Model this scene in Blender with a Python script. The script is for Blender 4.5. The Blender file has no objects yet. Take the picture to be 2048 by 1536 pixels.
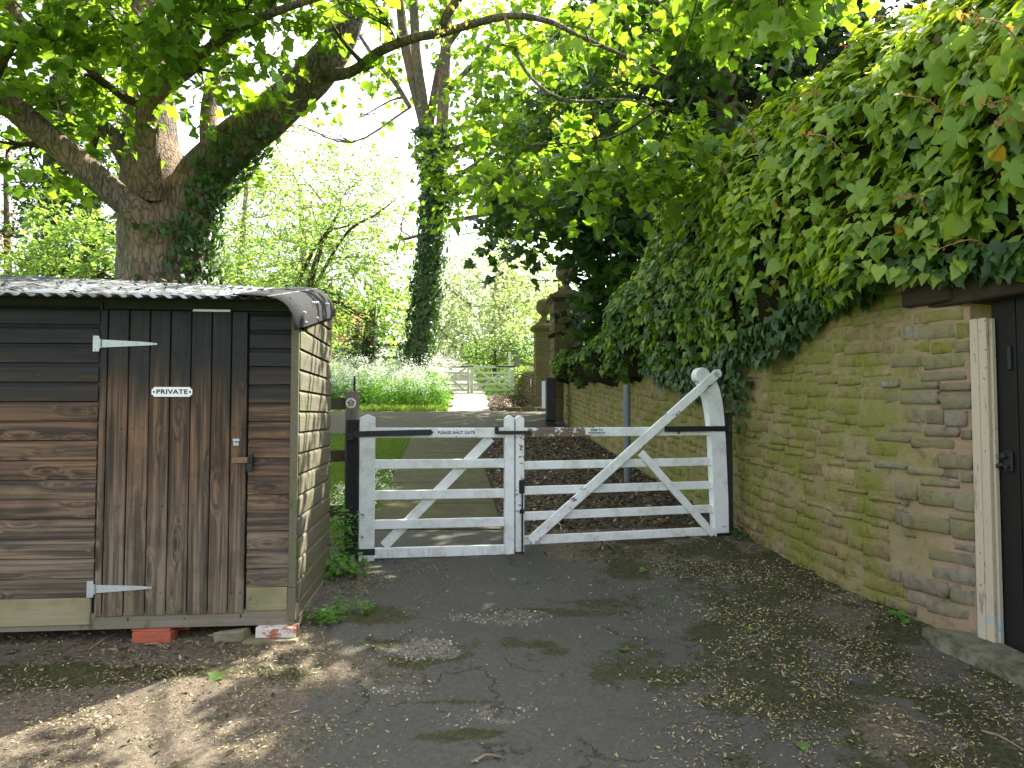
import bpy, bmesh, math, random
import numpy as np
from mathutils import Vector, Matrix
R = np.random.RandomState(7)
random.seed(7)
scene = bpy.context.scene

# ------------------------------------------------------------------ camera
TH = math.radians(2.465); FPX = 1440.0; EYE = 1.65
cam_d = bpy.data.cameras.new('camera'); cam = bpy.data.objects.new('camera', cam_d)
scene.collection.objects.link(cam); scene.camera = cam
cam.location = (0, 0, EYE); cam.rotation_euler = (math.pi/2 + TH, 0, 0)
cam_d.sensor_width = 36; cam_d.lens = FPX/2048*36; cam_d.clip_end = 2000; cam_d.clip_start = 0.05

# ------------------------------------------------------------------ sky, sun, exposure
SUN_EL = math.radians(50); SUN_AZ = math.radians(40)      # azimuth measured from +Y towards +X
w = bpy.data.worlds.new('World'); scene.world = w; w.use_nodes = True
nt = w.node_tree; nt.nodes.clear()
sky = nt.nodes.new('ShaderNodeTexSky'); sky.sky_type = 'NISHITA'; sky.sun_disc = False
sky.sun_elevation = SUN_EL; sky.sun_rotation = SUN_AZ; sky.dust_density = 3.0; sky.ozone_density = 1.0
bg = nt.nodes.new('ShaderNodeBackground'); bg.inputs['Strength'].default_value = 0.15
wo = nt.nodes.new('ShaderNodeOutputWorld')
hz = nt.nodes.new('ShaderNodeHueSaturation'); hz.inputs['Saturation'].default_value = .4      # thin bright haze
nt.links.new(sky.outputs[0], hz.inputs['Color']); nt.links.new(hz.outputs[0], bg.inputs[0]); nt.links.new(bg.outputs[0], wo.inputs[0])
sd = bpy.data.lights.new('sun', 'SUN'); sd.energy = 5.0; sd.angle = math.radians(0.5); sd.color = (1, .95, .86)
so = bpy.data.objects.new('sun', sd); scene.collection.objects.link(so)
sv = Vector((math.sin(SUN_AZ)*math.cos(SUN_EL), math.cos(SUN_AZ)*math.cos(SUN_EL), math.sin(SUN_EL)))
so.rotation_euler = sv.to_track_quat('Z', 'Y').to_euler()
scene.view_settings.view_transform = 'Standard'; scene.view_settings.look = 'None'
scene.view_settings.exposure = 2.15; scene.view_settings.gamma = 1
scene.view_settings.use_curve_mapping = False
scene.cycles.max_bounces = 8; scene.cycles.diffuse_bounces = 4; scene.cycles.transmission_bounces = 6
scene.cycles.transparent_max_bounces = 8
scene.cycles.use_denoising = True
scene.cycles.sample_clamp_indirect = 6
scene.cycles.caustics_reflective = False; scene.cycles.caustics_refractive = False

# ------------------------------------------------------------------ helpers
def P(px, py, Y):
    """world point seen at pixel (px,py) of the 2048x1536 photo at distance Y"""
    cx = (px-1024)/FPX; cy = -(py-768)/FPX
    d = np.array([cx, math.cos(TH)-cy*math.sin(TH), math.sin(TH)+cy*math.cos(TH)])
    d = d*(Y/d[1]); return np.array([d[0], d[1], EYE+d[2]])
def PL(lst): return [P(*a) for a in lst]

def vnoise(x, y, seed=0):
    x = np.asarray(x, float); y = np.asarray(y, float)
    xi = np.floor(x).astype(np.int64); yi = np.floor(y).astype(np.int64)
    xf = x-xi; yf = y-yi
    def h(a, b):
        n = (a*374761393 + b*668265263 + seed*1442695041) & 0x7fffffff
        n = ((n ^ (n >> 13))*1274126177) & 0x7fffffff
        return ((n ^ (n >> 16)) & 0xffff)/65535.0
    u = xf*xf*(3-2*xf); v = yf*yf*(3-2*yf)
    return (h(xi, yi)*(1-u)+h(xi+1, yi)*u)*(1-v)+(h(xi, yi+1)*(1-u)+h(xi+1, yi+1)*u)*v
def fbm(x, y, o=4, seed=0):
    s = 0; a = .5; t = 0
    for i in range(o):
        s = s+a*vnoise(np.asarray(x)*2**i+17.3*i, np.asarray(y)*2**i+9.1*i, seed+i); t += a; a *= .5
    return s/t

def G(x, y):
    """ground height"""
    y = np.asarray(y, float)
    a = .085*y; s = 30
    b = .085*s+.118*(np.minimum(y, 170)-s)+.02*np.maximum(y-170, 0)
    t = np.clip((y-26)/8, 0, 1); t = t*t*(3-2*t)
    return a*(1-t)+b*t
def g(x, y): return float(G(x, y))

def norm(v): return v/np.maximum(np.linalg.norm(v, axis=-1, keepdims=True), 1e-9)

def link(o, parent=None, name=None):
    scene.collection.objects.link(o)
    if parent is not None: o.parent = parent
    return o
def tag(o, label=None, cat=None, group=None, kind=None):
    if label: o['label'] = label
    if cat: o['category'] = cat
    if group: o['group'] = group
    if kind: o['kind'] = kind
    return o
def thing(name, label, cat, loc=(0, 0, 0), rz=0, group=None):
    o = bpy.data.objects.new(name, None); o.empty_display_size = .1
    link(o); o.location = loc; o.rotation_euler = (0, 0, rz)
    return tag(o, label, cat, group)

def mesh_tris(name, V, F, mat, smooth=False, attr=None):
    V = np.ascontiguousarray(V, dtype=np.float32); F = np.ascontiguousarray(F, dtype=np.int32)
    m = bpy.data.meshes.new(name); k = F.shape[1]
    m.vertices.add(len(V)); m.vertices.foreach_set('co', V.ravel())
    m.loops.add(F.size); m.loops.foreach_set('vertex_index', F.ravel())
    m.polygons.add(len(F)); m.polygons.foreach_set('loop_start', np.arange(0, F.size, k, dtype=np.int32))
    m.update(calc_edges=True)
    if smooth: m.polygons.foreach_set('use_smooth', np.ones(len(F), dtype=bool))
    if mat: m.materials.append(mat)
    if attr is not None:
        a = m.color_attributes.new(attr[0], 'FLOAT_COLOR', 'POINT')
        a.data.foreach_set('color', np.ascontiguousarray(attr[1], dtype=np.float32).ravel())
    return m
def obj(name, mesh, parent=None, loc=None, world=False):
    o = bpy.data.objects.new(name, mesh); link(o, parent)
    if loc is not None: o.location = loc
    if world and parent is not None:      # mesh given in world space under a translated/rotated root
        bpy.context.view_layer.update()
        o.matrix_parent_inverse = root_inv(parent)
    return o
def root_inv(p):
    m = Matrix.LocRotScale(p.location, p.rotation_euler, None)
    if p.parent is not None: m = root_mat(p.parent) @ p.matrix_parent_inverse @ m
    return m.inverted()
def root_mat(p):
    m = Matrix.LocRotScale(p.location, p.rotation_euler, p.scale)
    if p.parent is not None: m = root_mat(p.parent) @ p.matrix_parent_inverse @ m
    return m

class MB:
    """collects shapes into one mesh"""
    def __init__(s): s.bm = bmesh.new()
    def box(s, c, d, rot=None, bev=0.0, seg=1, jit=0):
        r = bmesh.ops.create_cube(s.bm, size=1); vs = r['verts']
        for v in vs:
            v.co = Vector((v.co.x*d[0], v.co.y*d[1], v.co.z*d[2]))
            if jit: v.co += Vector([random.uniform(-jit, jit) for _ in range(3)])
        if bev:
            es = list({e for v in vs for e in v.link_edges})
            rr = bmesh.ops.bevel(s.bm, geom=es, offset=bev, segments=seg, affect='EDGES', profile=.6)
            vs = list({v for f in rr['faces'] for v in f.verts} | {v for v in vs if v.is_valid})
        M = Matrix.Translation(c)
        if rot is not None: M = M @ (rot if isinstance(rot, Matrix) else Matrix.Rotation(rot[1], 4, rot[0]))
        bmesh.ops.transform(s.bm, matrix=M, verts=vs); return s
    def cyl(s, a, b, r1, r2=None, n=16, cap=True):
        a = Vector(a); b = Vector(b); r2 = r1 if r2 is None else r2
        q = (b-a).to_track_quat('Z', 'Y').to_matrix().to_4x4()
        rr = bmesh.ops.create_cone(s.bm, cap_ends=cap, segments=n, radius1=r1, radius2=r2, depth=(b-a).length)
        bmesh.ops.transform(s.bm, matrix=Matrix.Translation((a+b)/2) @ q, verts=rr['verts']); return s
    def prism(s, pts, y0, y1, M=None):
        """polygon pts (x,z) extruded from y0 to y1"""
        f = [s.bm.verts.new((p[0], y0, p[1])) for p in pts]; b = [s.bm.verts.new((p[0], y1, p[1])) for p in pts]
        n = len(pts)
        s.bm.faces.new(f); s.bm.faces.new(b[::-1])
        for i in range(n): s.bm.faces.new((f[i], b[i], b[(i+1) % n], f[(i+1) % n]))
        if M is not None: bmesh.ops.transform(s.bm, matrix=M, verts=f+b)
        return s
    def sphere(s, c, r, seg=16, sc=(1, 1, 1)):
        rr = bmesh.ops.create_uvsphere(s.bm, u_segments=seg, v_segments=max(6, seg*2//3), radius=r)
        for v in rr['verts']: v.co = Vector((v.co.x*sc[0]+c[0], v.co.y*sc[1]+c[1], v.co.z*sc[2]+c[2]))
        return s
    def lathe(s, prof, n=20, c=(0, 0, 0)):
        rings = []
        for (r, z) in prof:
            rings.append([s.bm.verts.new((c[0]+r*math.cos(2*math.pi*i/n), c[1]+r*math.sin(2*math.pi*i/n), c[2]+z)) for i in range(n)])
        for a, b in zip(rings, rings[1:]):
            for i in range(n): s.bm.faces.new((a[i], a[(i+1) % n], b[(i+1) % n], b[i]))
        s.bm.faces.new(rings[0][::-1]); s.bm.faces.new(rings[-1]); return s
    def mesh(s, name, mat, smooth=False):
        bmesh.ops.recalc_face_normals(s.bm, faces=s.bm.faces)
        m = bpy.data.meshes.new(name); s.bm.to_mesh(m); s.bm.free()
        if mat: m.materials.append(mat)
        if smooth:
            for p in m.polygons: p.use_smooth = True
        return m
    def build(s, name, mat, parent=None, smooth=False, label=None, **kw):
        o = bpy.data.objects.new(name, s.mesh(name, mat, smooth)); link(o, parent)
        if label: o['label'] = label
        for k, v in kw.items(): o[k] = v
        return o

# ------------------------------------------------------------------ node helpers
class N:
    def __init__(s, name):
        s.m = bpy.data.materials.new(name); s.m.use_nodes = True; s.t = s.m.node_tree; s.t.nodes.clear()
        s.out = s.n('ShaderNodeOutputMaterial')
    def n(s, ty, **kw):
        x = s.t.nodes.new(ty)
        for k, v in kw.items(): setattr(x, k, v)
        return x
    def l(s, a, b): s.t.links.new(a, b)
    def setin(s, sock, v):
        if hasattr(v, 'is_output') or isinstance(v, bpy.types.NodeSocket): s.l(v, sock)
        else: sock.default_value = v
    def math(s, op, a, b=0.0, c=None, clamp=False):
        x = s.n('ShaderNodeMath', operation=op, use_clamp=clamp); s.setin(x.inputs[0], a); s.setin(x.inputs[1], b)
        if c is not None: s.setin(x.inputs[2], c)
        return x.outputs[0]
    def mix(s, f, a, b, mode='MIX'):
        x = s.n('ShaderNodeMix', data_type='RGBA', blend_type=mode)
        s.setin(x.inputs[0], f)
        for i, v in ((6, a), (7, b)):
            s.setin(x.inputs[i], v if not isinstance(v, tuple) else (*v, 1) if len(v) == 3 else v)
        return x.outputs[2]
    def noise(s, vec, scale, detail=4, rough=.55, dist=0, out=0):
        x = s.n('ShaderNodeTexNoise'); x.inputs['Scale'].default_value = scale; x.inputs['Detail'].default_value = detail
        x.inputs['Roughness'].default_value = rough; x.inputs['Distortion'].default_value = dist
        if vec is not None: s.l(vec, x.inputs['Vector'])
        return x.outputs[out]
    def ramp(s, f, stops, interp='LINEAR'):
        x = s.n('ShaderNodeValToRGB'); x.color_ramp.interpolation = interp; s.setin(x.inputs[0], f)
        e = x.color_ramp.elements
        while len(e) < len(stops): e.new(.5)
        for i, (p, c) in enumerate(stops):
            e[i].position = p; e[i].color = (c, c, c, 1) if isinstance(c, (int, float)) else (*c, 1)
        return x.outputs[0]
    def mr(s, v, a, b, c=0.0, d=1.0):
        x = s.n('ShaderNodeMapRange', interpolation_type='SMOOTHSTEP'); s.setin(x.inputs[0], v)
        for i, q in enumerate((a, b, c, d)): s.setin(x.inputs[i+1], q)
        return x.outputs[0]
    def pos(s): return s.n('ShaderNodeNewGeometry').outputs['Position']
    def objc(s): return s.n('ShaderNodeTexCoord').outputs['Object']
    def sep(s, v):
        x = s.n('ShaderNodeSeparateXYZ'); s.l(v, x.inputs[0]); return x.outputs
    def comb(s, x, y, z):
        c = s.n('ShaderNodeCombineXYZ'); s.setin(c.inputs[0], x); s.setin(c.inputs[1], y); s.setin(c.inputs[2], z); return c.outputs[0]
    def vmul(s, v, k):
        x = s.n('ShaderNodeVectorMath', operation='MULTIPLY'); s.l(v, x.inputs[0]); x.inputs[1].default_value = k; return x.outputs[0]
    def vadd(s, v, k):
        x = s.n('ShaderNodeVectorMath', operation='ADD'); s.l(v, x.inputs[0]); s.setin(x.inputs[1], k); return x.outputs[0]
    def orand(s): return s.n('ShaderNodeObjectInfo').outputs['Random']
    def irand(s): return s.n('ShaderNodeNewGeometry').outputs['Random Per Island']
    def attr(s, name, t='OBJECT', out='Fac'):
        return s.n('ShaderNodeAttribute', attribute_name=name, attribute_type=t).outputs[out]
    def bump(s, h, strength=.5, dist=.01, nrm=None):
        x = s.n('ShaderNodeBump'); x.inputs['Strength'].default_value = strength; x.inputs['Distance'].default_value = dist
        s.l(h, x.inputs['Height'])
        if nrm is not None: s.l(nrm, x.inputs['Normal'])
        return x.outputs[0]
    def pbr(s, col, rough=.8, bump=None, metal=0.0, spec=.3):
        b = s.n('ShaderNodeBsdfPrincipled')
        s.setin(b.inputs['Base Color'], (*col, 1) if isinstance(col, tuple) else col)
        s.setin(b.inputs['Roughness'], rough); s.setin(b.inputs['Metallic'], metal)
        b.inputs['Specular IOR Level'].default_value = spec
        if bump is not None: s.l(bump, b.inputs['Normal'])
        s.l(b.outputs[0], s.out.inputs[0]); return b

# ------------------------------------------------------------------ materials
def leaf_mat(name, a, b, c, tr=.5, rough=.5, spec=.35, tcol=None, brown=0.0):
    n = N(name); r = n.math('FRACT', n.math('ADD', n.irand(), n.orand()))
    col = n.ramp(r, [(0, a), (.55, b), (1, c)])
    if brown:
        col = n.mix(n.math('GREATER_THAN', n.math('FRACT', n.math('MULTIPLY', r, 37.7)), 1-brown), col, (.32, .2, .03))
    pn = n.noise(n.pos(), 30, 3)
    col = n.mix(n.mr(pn, .3, .7, 0, .35), col, n.mix(1.0, col, (.6, .7, .5), 'MULTIPLY'))
    p = n.n('ShaderNodeBsdfPrincipled'); n.l(col, p.inputs['Base Color']); p.inputs['Roughness'].default_value = rough
    p.inputs['Specular IOR Level'].default_value = spec
    n.l(n.bump(pn, .25, .01), p.inputs['Normal'])
    t = n.n('ShaderNodeBsdfTranslucent')
    tc = n.mix(1.0, col, tcol or (2.4, 2.1, .7), 'MULTIPLY')
    n.l(tc, t.inputs[0])
    m = n.n('ShaderNodeMixShader'); m.inputs[0].default_value = tr
    n.l(p.outputs[0], m.inputs[1]); n.l(t.outputs[0], m.inputs[2]); n.l(m.outputs[0], n.out.inputs[0])
    return n.m
M = {}
M['syc'] = leaf_mat('sycamore_leaf', (.075, .15, .025), (.11, .2, .03), (.15, .25, .035), .55, .5)
M['sycdark'] = leaf_mat('shade_toned_sycamore_leaf', (.025, .06, .014), (.04, .09, .02), (.055, .115, .025), .4, .5)  # sycamore leaf with deep shade put into its colour
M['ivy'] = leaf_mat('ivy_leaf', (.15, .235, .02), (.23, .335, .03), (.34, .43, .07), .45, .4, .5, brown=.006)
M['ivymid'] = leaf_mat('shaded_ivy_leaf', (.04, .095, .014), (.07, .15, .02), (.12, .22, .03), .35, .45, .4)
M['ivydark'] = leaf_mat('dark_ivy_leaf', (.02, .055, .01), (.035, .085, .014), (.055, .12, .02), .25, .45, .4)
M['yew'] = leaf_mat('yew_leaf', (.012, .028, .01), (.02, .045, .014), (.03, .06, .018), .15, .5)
M['pale'] = leaf_mat('pale_leaf', (.17, .25, .08), (.22, .3, .11), (.28, .36, .15), .6, .55, .3, (1.9, 1.85, 1.25))
M['mid'] = leaf_mat('mid_leaf', (.10, .18, .05), (.14, .23, .065), (.19, .28, .085), .58, .5, .35, (2.15, 2.0, .9))
M['willow'] = leaf_mat('willow_leaf', (.27, .34, .18), (.33, .39, .22), (.40, .45, .28), .58, .55, .3, (1.7, 1.7, 1.35))
M['copper'] = leaf_mat('copper_leaf', (.1, .07, .04), (.14, .11, .05), (.12, .14, .06), .4, .5)
M['creeper'] = leaf_mat('creeper_leaf', (.17, .27, .04), (.2, .31, .05), (.25, .35, .07), .42, .5)
M['creepred'] = leaf_mat('young_creeper_leaf', (.22, .12, .05), (.25, .15, .06), (.2, .17, .06), .4, .5)
M['grass'] = leaf_mat('grass_blade', (.065, .125, .022), (.095, .165, .03), (.14, .21, .05), .42, .5, .35, (2.1, 1.9, .9))
M['weed'] = leaf_mat('weed_leaf', (.08, .2, .03), (.1, .24, .04), (.14, .28, .05), .45, .5)
M['umbel'] = leaf_mat('white_flower', (.6, .62, .5), (.7, .72, .62), (.8, .8, .72), .35, .7, .2, (1.1, 1.1, .95))
M['keys'] = leaf_mat('sycamore_keys', (.2, .24, .05), (.26, .28, .06), (.3, .3, .08), .4, .6)

def bark(name, a, b, moss=(.09, .10, .03), mossamt=.35, sc=1.0):
    n = N(name); p = n.pos(); s = n.vmul(p, (13*sc, 13*sc, 3.4*sc))
    v = n.n('ShaderNodeTexVoronoi', feature='DISTANCE_TO_EDGE'); n.l(n.vadd(s, n.noise(s, 1.5, 3, out=1)), v.inputs['Vector']); v.inputs['Scale'].default_value = 1.2
    f = n.noise(s, 2.5, 7, .65, .6); f2 = n.noise(p, 1.6*sc, 4)
    crack = n.mr(n.math('ADD', v.outputs[0], n.math('MULTIPLY', n.noise(p, 5*sc, 4), .25)), .08, .26)
    col = n.mix(n.mr(f, .3, .7), a, b)
    col = n.mix(n.mr(f2, .45, .62, 0, .75), col, (b[0]*1.25, b[1]*1.02, b[2]*.85))
    col = n.mix(n.math('MULTIPLY', crack, 1.0), n.mix(1, col, (.62, .6, .58), 'MULTIPLY'), col)
    mo = n.mr(n.noise(p, 3.1, 5, .6), .48, .66, 0, mossamt)
    col = n.mix(mo, col, moss)
    h = n.math('ADD', n.math('MULTIPLY', crack, .6), n.math('MULTIPLY', f, .8))
    n.pbr(col, .92, n.bump(h, .9, .05), spec=.15); return n.m
M['bark'] = bark('grey_brown_bark', (.10, .085, .066), (.24, .20, .155))
M['barkdark'] = bark('dark_bark', (.05, .042, .03), (.11, .09, .065), sc=.8)
M['barkpale'] = bark('pale_bark', (.22, .2, .16), (.36, .33, .27), mossamt=.1)
M['twig'] = bark('mossy_twig', (.07, .065, .035), (.13, .12, .06), (.14, .15, .04), .6, 2)
n = N('pink_stem'); n.pbr((.42, .26, .14), .6); M['stem'] = n.m

def stained_wood(name, axis):
    """weathered softwood; axis = grain direction in object space (0 x, 1 y, 2 z). Black stain near the eaves,
    worn to brown in the middle and silvery at the foot"""
    n = N(name); oc = n.objc(); rnd = n.orand(); wp = n.pos()
    off = n.comb(n.math('MULTIPLY', rnd, 31.0), n.math('MULTIPLY', rnd, 17.0), n.math('MULTIPLY', rnd, 23.0))
    p = n.vadd(oc, off)
    kv = [9, 9, 9]; kv[axis] = 2.4
    if axis == 0: kv = [2.6, .01, 9]
    if axis == 1: kv = [.01, 2.6, 9]
    if axis == 2: kv = [9, .01, 2.2]
    vo = n.n('ShaderNodeTexVoronoi', feature='F1'); n.l(n.vmul(p, tuple(kv)), vo.inputs['Vector']); vo.inputs['Scale'].default_value = 1; vo.inputs['Randomness'].default_value = 1
    kd = vo.outputs['Distance']
    kn = n.mr(kd, .0, .42, 1, 0)
    st = [55, 55, 55]; st[axis] = 1.6
    grain_p = n.vadd(n.vmul(p, tuple(st)), n.comb(n.math('MULTIPLY', kn, 2.6), n.math('MULTIPLY', kn, 2.6), n.math('MULTIPLY', kn, 2.6)))
    gr = n.noise(grain_p, 1.0, 5, .6)
    st2 = [14, 14, 14]; st2[axis] = .9
    gr2 = n.noise(n.vadd(n.vmul(p, tuple(st2)), n.comb(kn, kn, kn)), 1.0, 4, .6, .5)
    z = n.sep(wp)[2]
    zz = n.math('ADD', z, n.math('MULTIPLY', n.math('SUBTRACT', gr2, .5), .9))
    zz = n.math('ADD', zz, n.math('MULTIPLY', n.math('SUBTRACT', rnd, .5), .22))
    gg = n.mr(n.math('ADD', n.math('MULTIPLY', gr2, .6), n.math('MULTIPLY', gr, .4)), .36, .64); grey = n.mix(gg, (.06, .043, .031), (.21, .155, .112))
    brown = n.mix(gg, (.03, .015, .009), (.19, .105, .058))
    black = n.mix(gr2, (.006, .006, .006), (.018, .016, .015))
    col = n.mix(n.mr(zz, .75, 1.55), grey, brown)
    col = n.mix(n.mr(zz, 1.58, 1.95), col, black)
    x = n.sep(n.objc())
    col = n.mix(n.mr(gr, .40, .58, .6, 0), col, n.mix(1, col, (.3, .27, .25), 'MULTIPLY'))
    # dark knots
    col = n.mix(n.mr(kd, .05, .13, .85, 0), col, (.022, .014, .01))
    # stain left in patches
    pt = n.mr(n.noise(n.vmul(wp, (2.5, 2.5, 3.2)), 1.7, 5, .6), .5, .66, 0, .35)
    col = n.mix(pt, col, n.mix(1, col, (.22, .2, .2), 'MULTIPLY'))
    gm = n.math('MULTIPLY', n.mr(z, .45, .85, 1, 0), n.mr(n.noise(wp, 5, 4), .42, .62, 0, .5))
    col = n.mix(gm, col, (.10, .115, .04))
    h = n.math('ADD', n.math('MULTIPLY', gr, .5), gr2)
    n.pbr(col, n.mr(gr, .3, .7, .5, .75), n.bump(h, .45, .006), spec=.35); return n.m
def plain_wood(name, a, b, axis, green=.4, stripes=False, wear=None):
    n = N(name); rnd = n.orand(); wp = n.pos()
    off = n.comb(n.math('MULTIPLY', rnd, 31.0), n.math('MULTIPLY', rnd, 17.0), n.math('MULTIPLY', rnd, 23.0))
    p = n.vadd(n.objc(), off)
    kv = [9, 9, 9]; kv[axis] = 2.0
    vo = n.n('ShaderNodeTexVoronoi'); n.l(n.vmul(p, tuple(kv)), vo.inputs['Vector']); vo.inputs['Scale'].default_value = .8
    kn = n.mr(vo.outputs['Distance'], 0, .4, 1, 0)
    st = [60, 60, 60]; st[axis] = 2
    gr = n.noise(n.vadd(n.vmul(p, tuple(st)), n.comb(kn, kn, kn)), 1, 5, .6)
    big = n.noise(wp, 4.5, 5, .65)
    col = n.mix(gr, a, b)
    col = n.mix(n.mr(vo.outputs['Distance'], .05, .12, .7, 0), col, (.05, .035, .02))
    col = n.mix(n.mr(big, .4, .65, 0, green), col, (.11, .13, .045))
    col = n.mix(n.mr(n.noise(wp, 9, 5, .7), .55, .7, 0, .6), col, (.04, .036, .028))
    n.pbr(col, .8, n.bump(gr, .4, .005), spec=.25); return n.m
M['woodx'] = stained_wood('stained_board_horizontal', 0)
M['woodz'] = stained_wood('stained_plank_upright', 2)
M['sidewood'] = plain_wood('algae_green_board', (.085, .074, .052), (.18, .152, .108), 1, .6)
M['newwood'] = plain_wood('treated_board', (.20, .165, .09), (.33, .29, .18), 0, .5)
M['skid'] = plain_wood('grey_base_board', (.13, .11, .085), (.25, .21, .165), 0, .35)
M['post'] = plain_wood('grey_post_wood', (.13, .11, .09), (.26, .22, .18), 2, .15)
M['rail'] = plain_wood('brown_fence_rail', (.07, .05, .03), (.13, .10, .06), 0, .5)
M['jamb'] = None

n = N('galvanised_steel'); wp = n.pos(); f = n.noise(wp, 25, 5); r = n.mr(n.noise(wp, 14, 5, .7), .62, .72)
n.pbr(n.mix(r, n.mix(f, (.36, .38, .40), (.5, .52, .54)), (.25, .09, .03)), .5, n.bump(f, .1, .003), .6); M['galv'] = n.m
n = N('black_iron'); wp = n.pos(); f = n.noise(wp, 40, 5)
n.pbr(n.mix(n.mr(f, .6, .75, 0, .5), (.017, .018, .02), (.07, .06, .055)), .5, n.bump(f, .25, .003)); M['iron'] = n.m
n = N('rusty_iron'); wp = n.pos(); f = n.noise(wp, 40, 5)
n.pbr(n.mix(f, (.12, .06, .035), (.28, .17, .11)), .8, n.bump(f, .3, .003)); M['rust'] = n.m
n = N('black_painted_timber'); wp = n.pos(); f = n.noise(n.vmul(wp, (30, 30, 3)), 1, 5)
n.pbr(n.mix(f, (.012, .013, .014), (.03, .031, .03)), .55, n.bump(f, .3, .004)); M['blackwood'] = n.m
n = N('roofing_sheet'); wp = n.pos(); f = n.noise(wp, 12, 5)
n.pbr(n.mix(f, (.006, .006, .0065), (.015, .015, .015)), .95, n.bump(f, .2, .004)); M['felt'] = n.m
n = N('corrugated_metal'); wp = n.pos(); f = n.noise(wp, 5, 6, .65)
n.pbr(n.mix(n.mr(f, .42, .58), (.11, .13, .145), (.045, .045, .04)), n.mr(f, .4, .6, .5, .85), n.bump(f, .1, .004), n.mr(f, .45, .6, .3, 0)); M['corr'] = n.m
n = N('enamel_white'); wp = n.pos(); f = n.noise(wp, 9, 4)
n.pbr(n.mix(n.mr(f, .5, .75, 0, .3), (.74, .75, .74), (.45, .45, .42)), .35, spec=.5); M['enamel'] = n.m
n = N('black_lettering'); n.pbr((.015, .015, .017), .5); M['ink'] = n.m
n = N('orange_print'); n.pbr((.55, .25, .06), .5); M['orange'] = n.m
n = N('blue_print'); n.pbr((.1, .16, .35), .5); M['blue'] = n.m
n = N('grey_steel_tube'); wp = n.pos(); f = n.noise(wp, 14, 4)
n.pbr(n.mix(f, (.12, .145, .165), (.17, .19, .205)), .5, metal=.3); M['tube'] = n.m

# white gate paint, flaking to weathered wood where 'wear' is high
n = N('white_gate_paint'); wp = n.pos(); wr = n.attr('wear')
f = n.noise(n.vmul(wp, (1, 1, 1.6)), 14, 6, .68, .5); f2 = n.noise(wp, 3.2, 3)
g1 = n.noise(n.vmul(n.objc(), (10, 60, 60)), 1.5, 5)
th = n.math('SUBTRACT', .86, n.math('MULTIPLY', wr, n.mr(f2, .3, .65, .12, .5)))
mask = n.mr(f, th, n.math('ADD', th, .02))
fine = n.mr(n.noise(wp, 6, 6, .75), .42, .68, 0, .75)
paint = n.mix(fine, (.75, .77, .76), (.50, .51, .44))
paint = n.mix(n.mr(n.noise(n.vmul(wp, (1, 1, 3)), 55, 4, .7), .66, .72, 0, .35), paint, (.3, .26, .22))
zf = n.math('MULTIPLY', n.mr(n.sep(wp)[2], .5, .68, 1, 0), n.mr(n.noise(n.vmul(wp, (70, 70, 12)), 1, 4), .48, .7, 0, .5))
paint = n.mix(zf, paint, (.33, .30, .25))
wood = n.mix(g1, (.10, .065, .05), (.25, .18, .145))
h = n.math('MULTIPLY', mask, -1.0)
n.pbr(n.mix(mask, paint, wood), n.mr(mask, 0, 1, .55, .9), n.bump(n.math('ADD', h, n.math('MULTIPLY', g1, .25)), .6, .004), spec=.35); M['gate'] = n.m
n = N('far_gate_paint'); f = n.noise(n.pos(), 7, 5); n.pbr(n.mix(f, (.42, .5, .33), (.66, .7, .56)), .7); M['fargate'] = n.m

# stone
def stone_mat(name, cols, green, greenamt, dark=(.09, .08, .045)):
    n = N(name); wp = n.pos(); r = n.math('FRACT', n.math('ADD', n.orand(), n.irand()))
    f = n.noise(wp, 22, 6, .65); b = n.noise(wp, 1.7, 4)
    col = n.ramp(r, [(0, cols[0]), (.35, cols[1]), (.7, cols[2]), (1, cols[3])])
    col = n.mix(n.mr(f, .3, .7, 0, .55), col, n.mix(1, col, (.55, .5, .45), 'MULTIPLY'))
    gm = n.mr(n.math('ADD', n.noise(wp, 3.4, 6, .7), n.math('MULTIPLY', n.math('SUBTRACT', b, .5), .6)), .36, .6, 0, greenamt)
    col = n.mix(gm, col, n.mix(f, green, (green[0]*1.5, green[1]*1.4, green[2]*1.4)))
    col = n.mix(n.mr(n.noise(wp, 13, 6, .75), .5, .62, 0, .5), col, n.mix(1, col, (.5, .46, .42), 'MULTIPLY'))
    col = n.mix(n.mr(n.noise(wp, 8, 5, .7), .58, .7, 0, .55), col, dark)
    n.pbr(col, .93, n.bump(n.math('ADD', f, n.math('MULTIPLY', n.noise(wp, 70, 4), .4)), .7, .012), spec=.12); return n.m
M['stone'] = stone_mat('mossy_wall_stone', [(.22, .16, .085), (.30, .23, .11), (.25, .20, .10), (.34, .27, .14)], (.13, .145, .025), .8)
M['stonegrey'] = stone_mat('rough_grey_stone', [(.2, .175, .13), (.25, .22, .165), (.2, .165, .115), (.29, .265, .215)], (.16, .15, .05), .55, (.14, .12, .1))
M['stonedark'] = stone_mat('weathered_pier_stone', [(.12, .095, .055), (.16, .125, .07), (.13, .105, .06), (.18, .14, .08)], (.085, .09, .025), .55)
n = N('lime_mortar'); wp = n.pos(); f = n.noise(wp, 30, 5, .7); x, y, z = n.sep(wp)
pink = n.math('MULTIPLY', n.mr(y, 4.2, 4.75, 1, 0), n.mr(n.noise(wp, 4, 4), .3, .5, .4, 1))
mort = n.mix(f, (.20, .165, .09), (.31, .26, .15))
mort = n.mix(pink, mort, n.mix(f, (.27, .175, .12), (.36, .25, .175)))
gm = n.math('MULTIPLY', n.mr(n.noise(wp, 3.4, 6, .7), .36, .58, 0, .75), n.math('SUBTRACT', 1.0, n.math('MULTIPLY', pink, .85)))
mort = n.mix(gm, mort, n.mix(f, (.13, .145, .025), (.23, .23, .04)))
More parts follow.
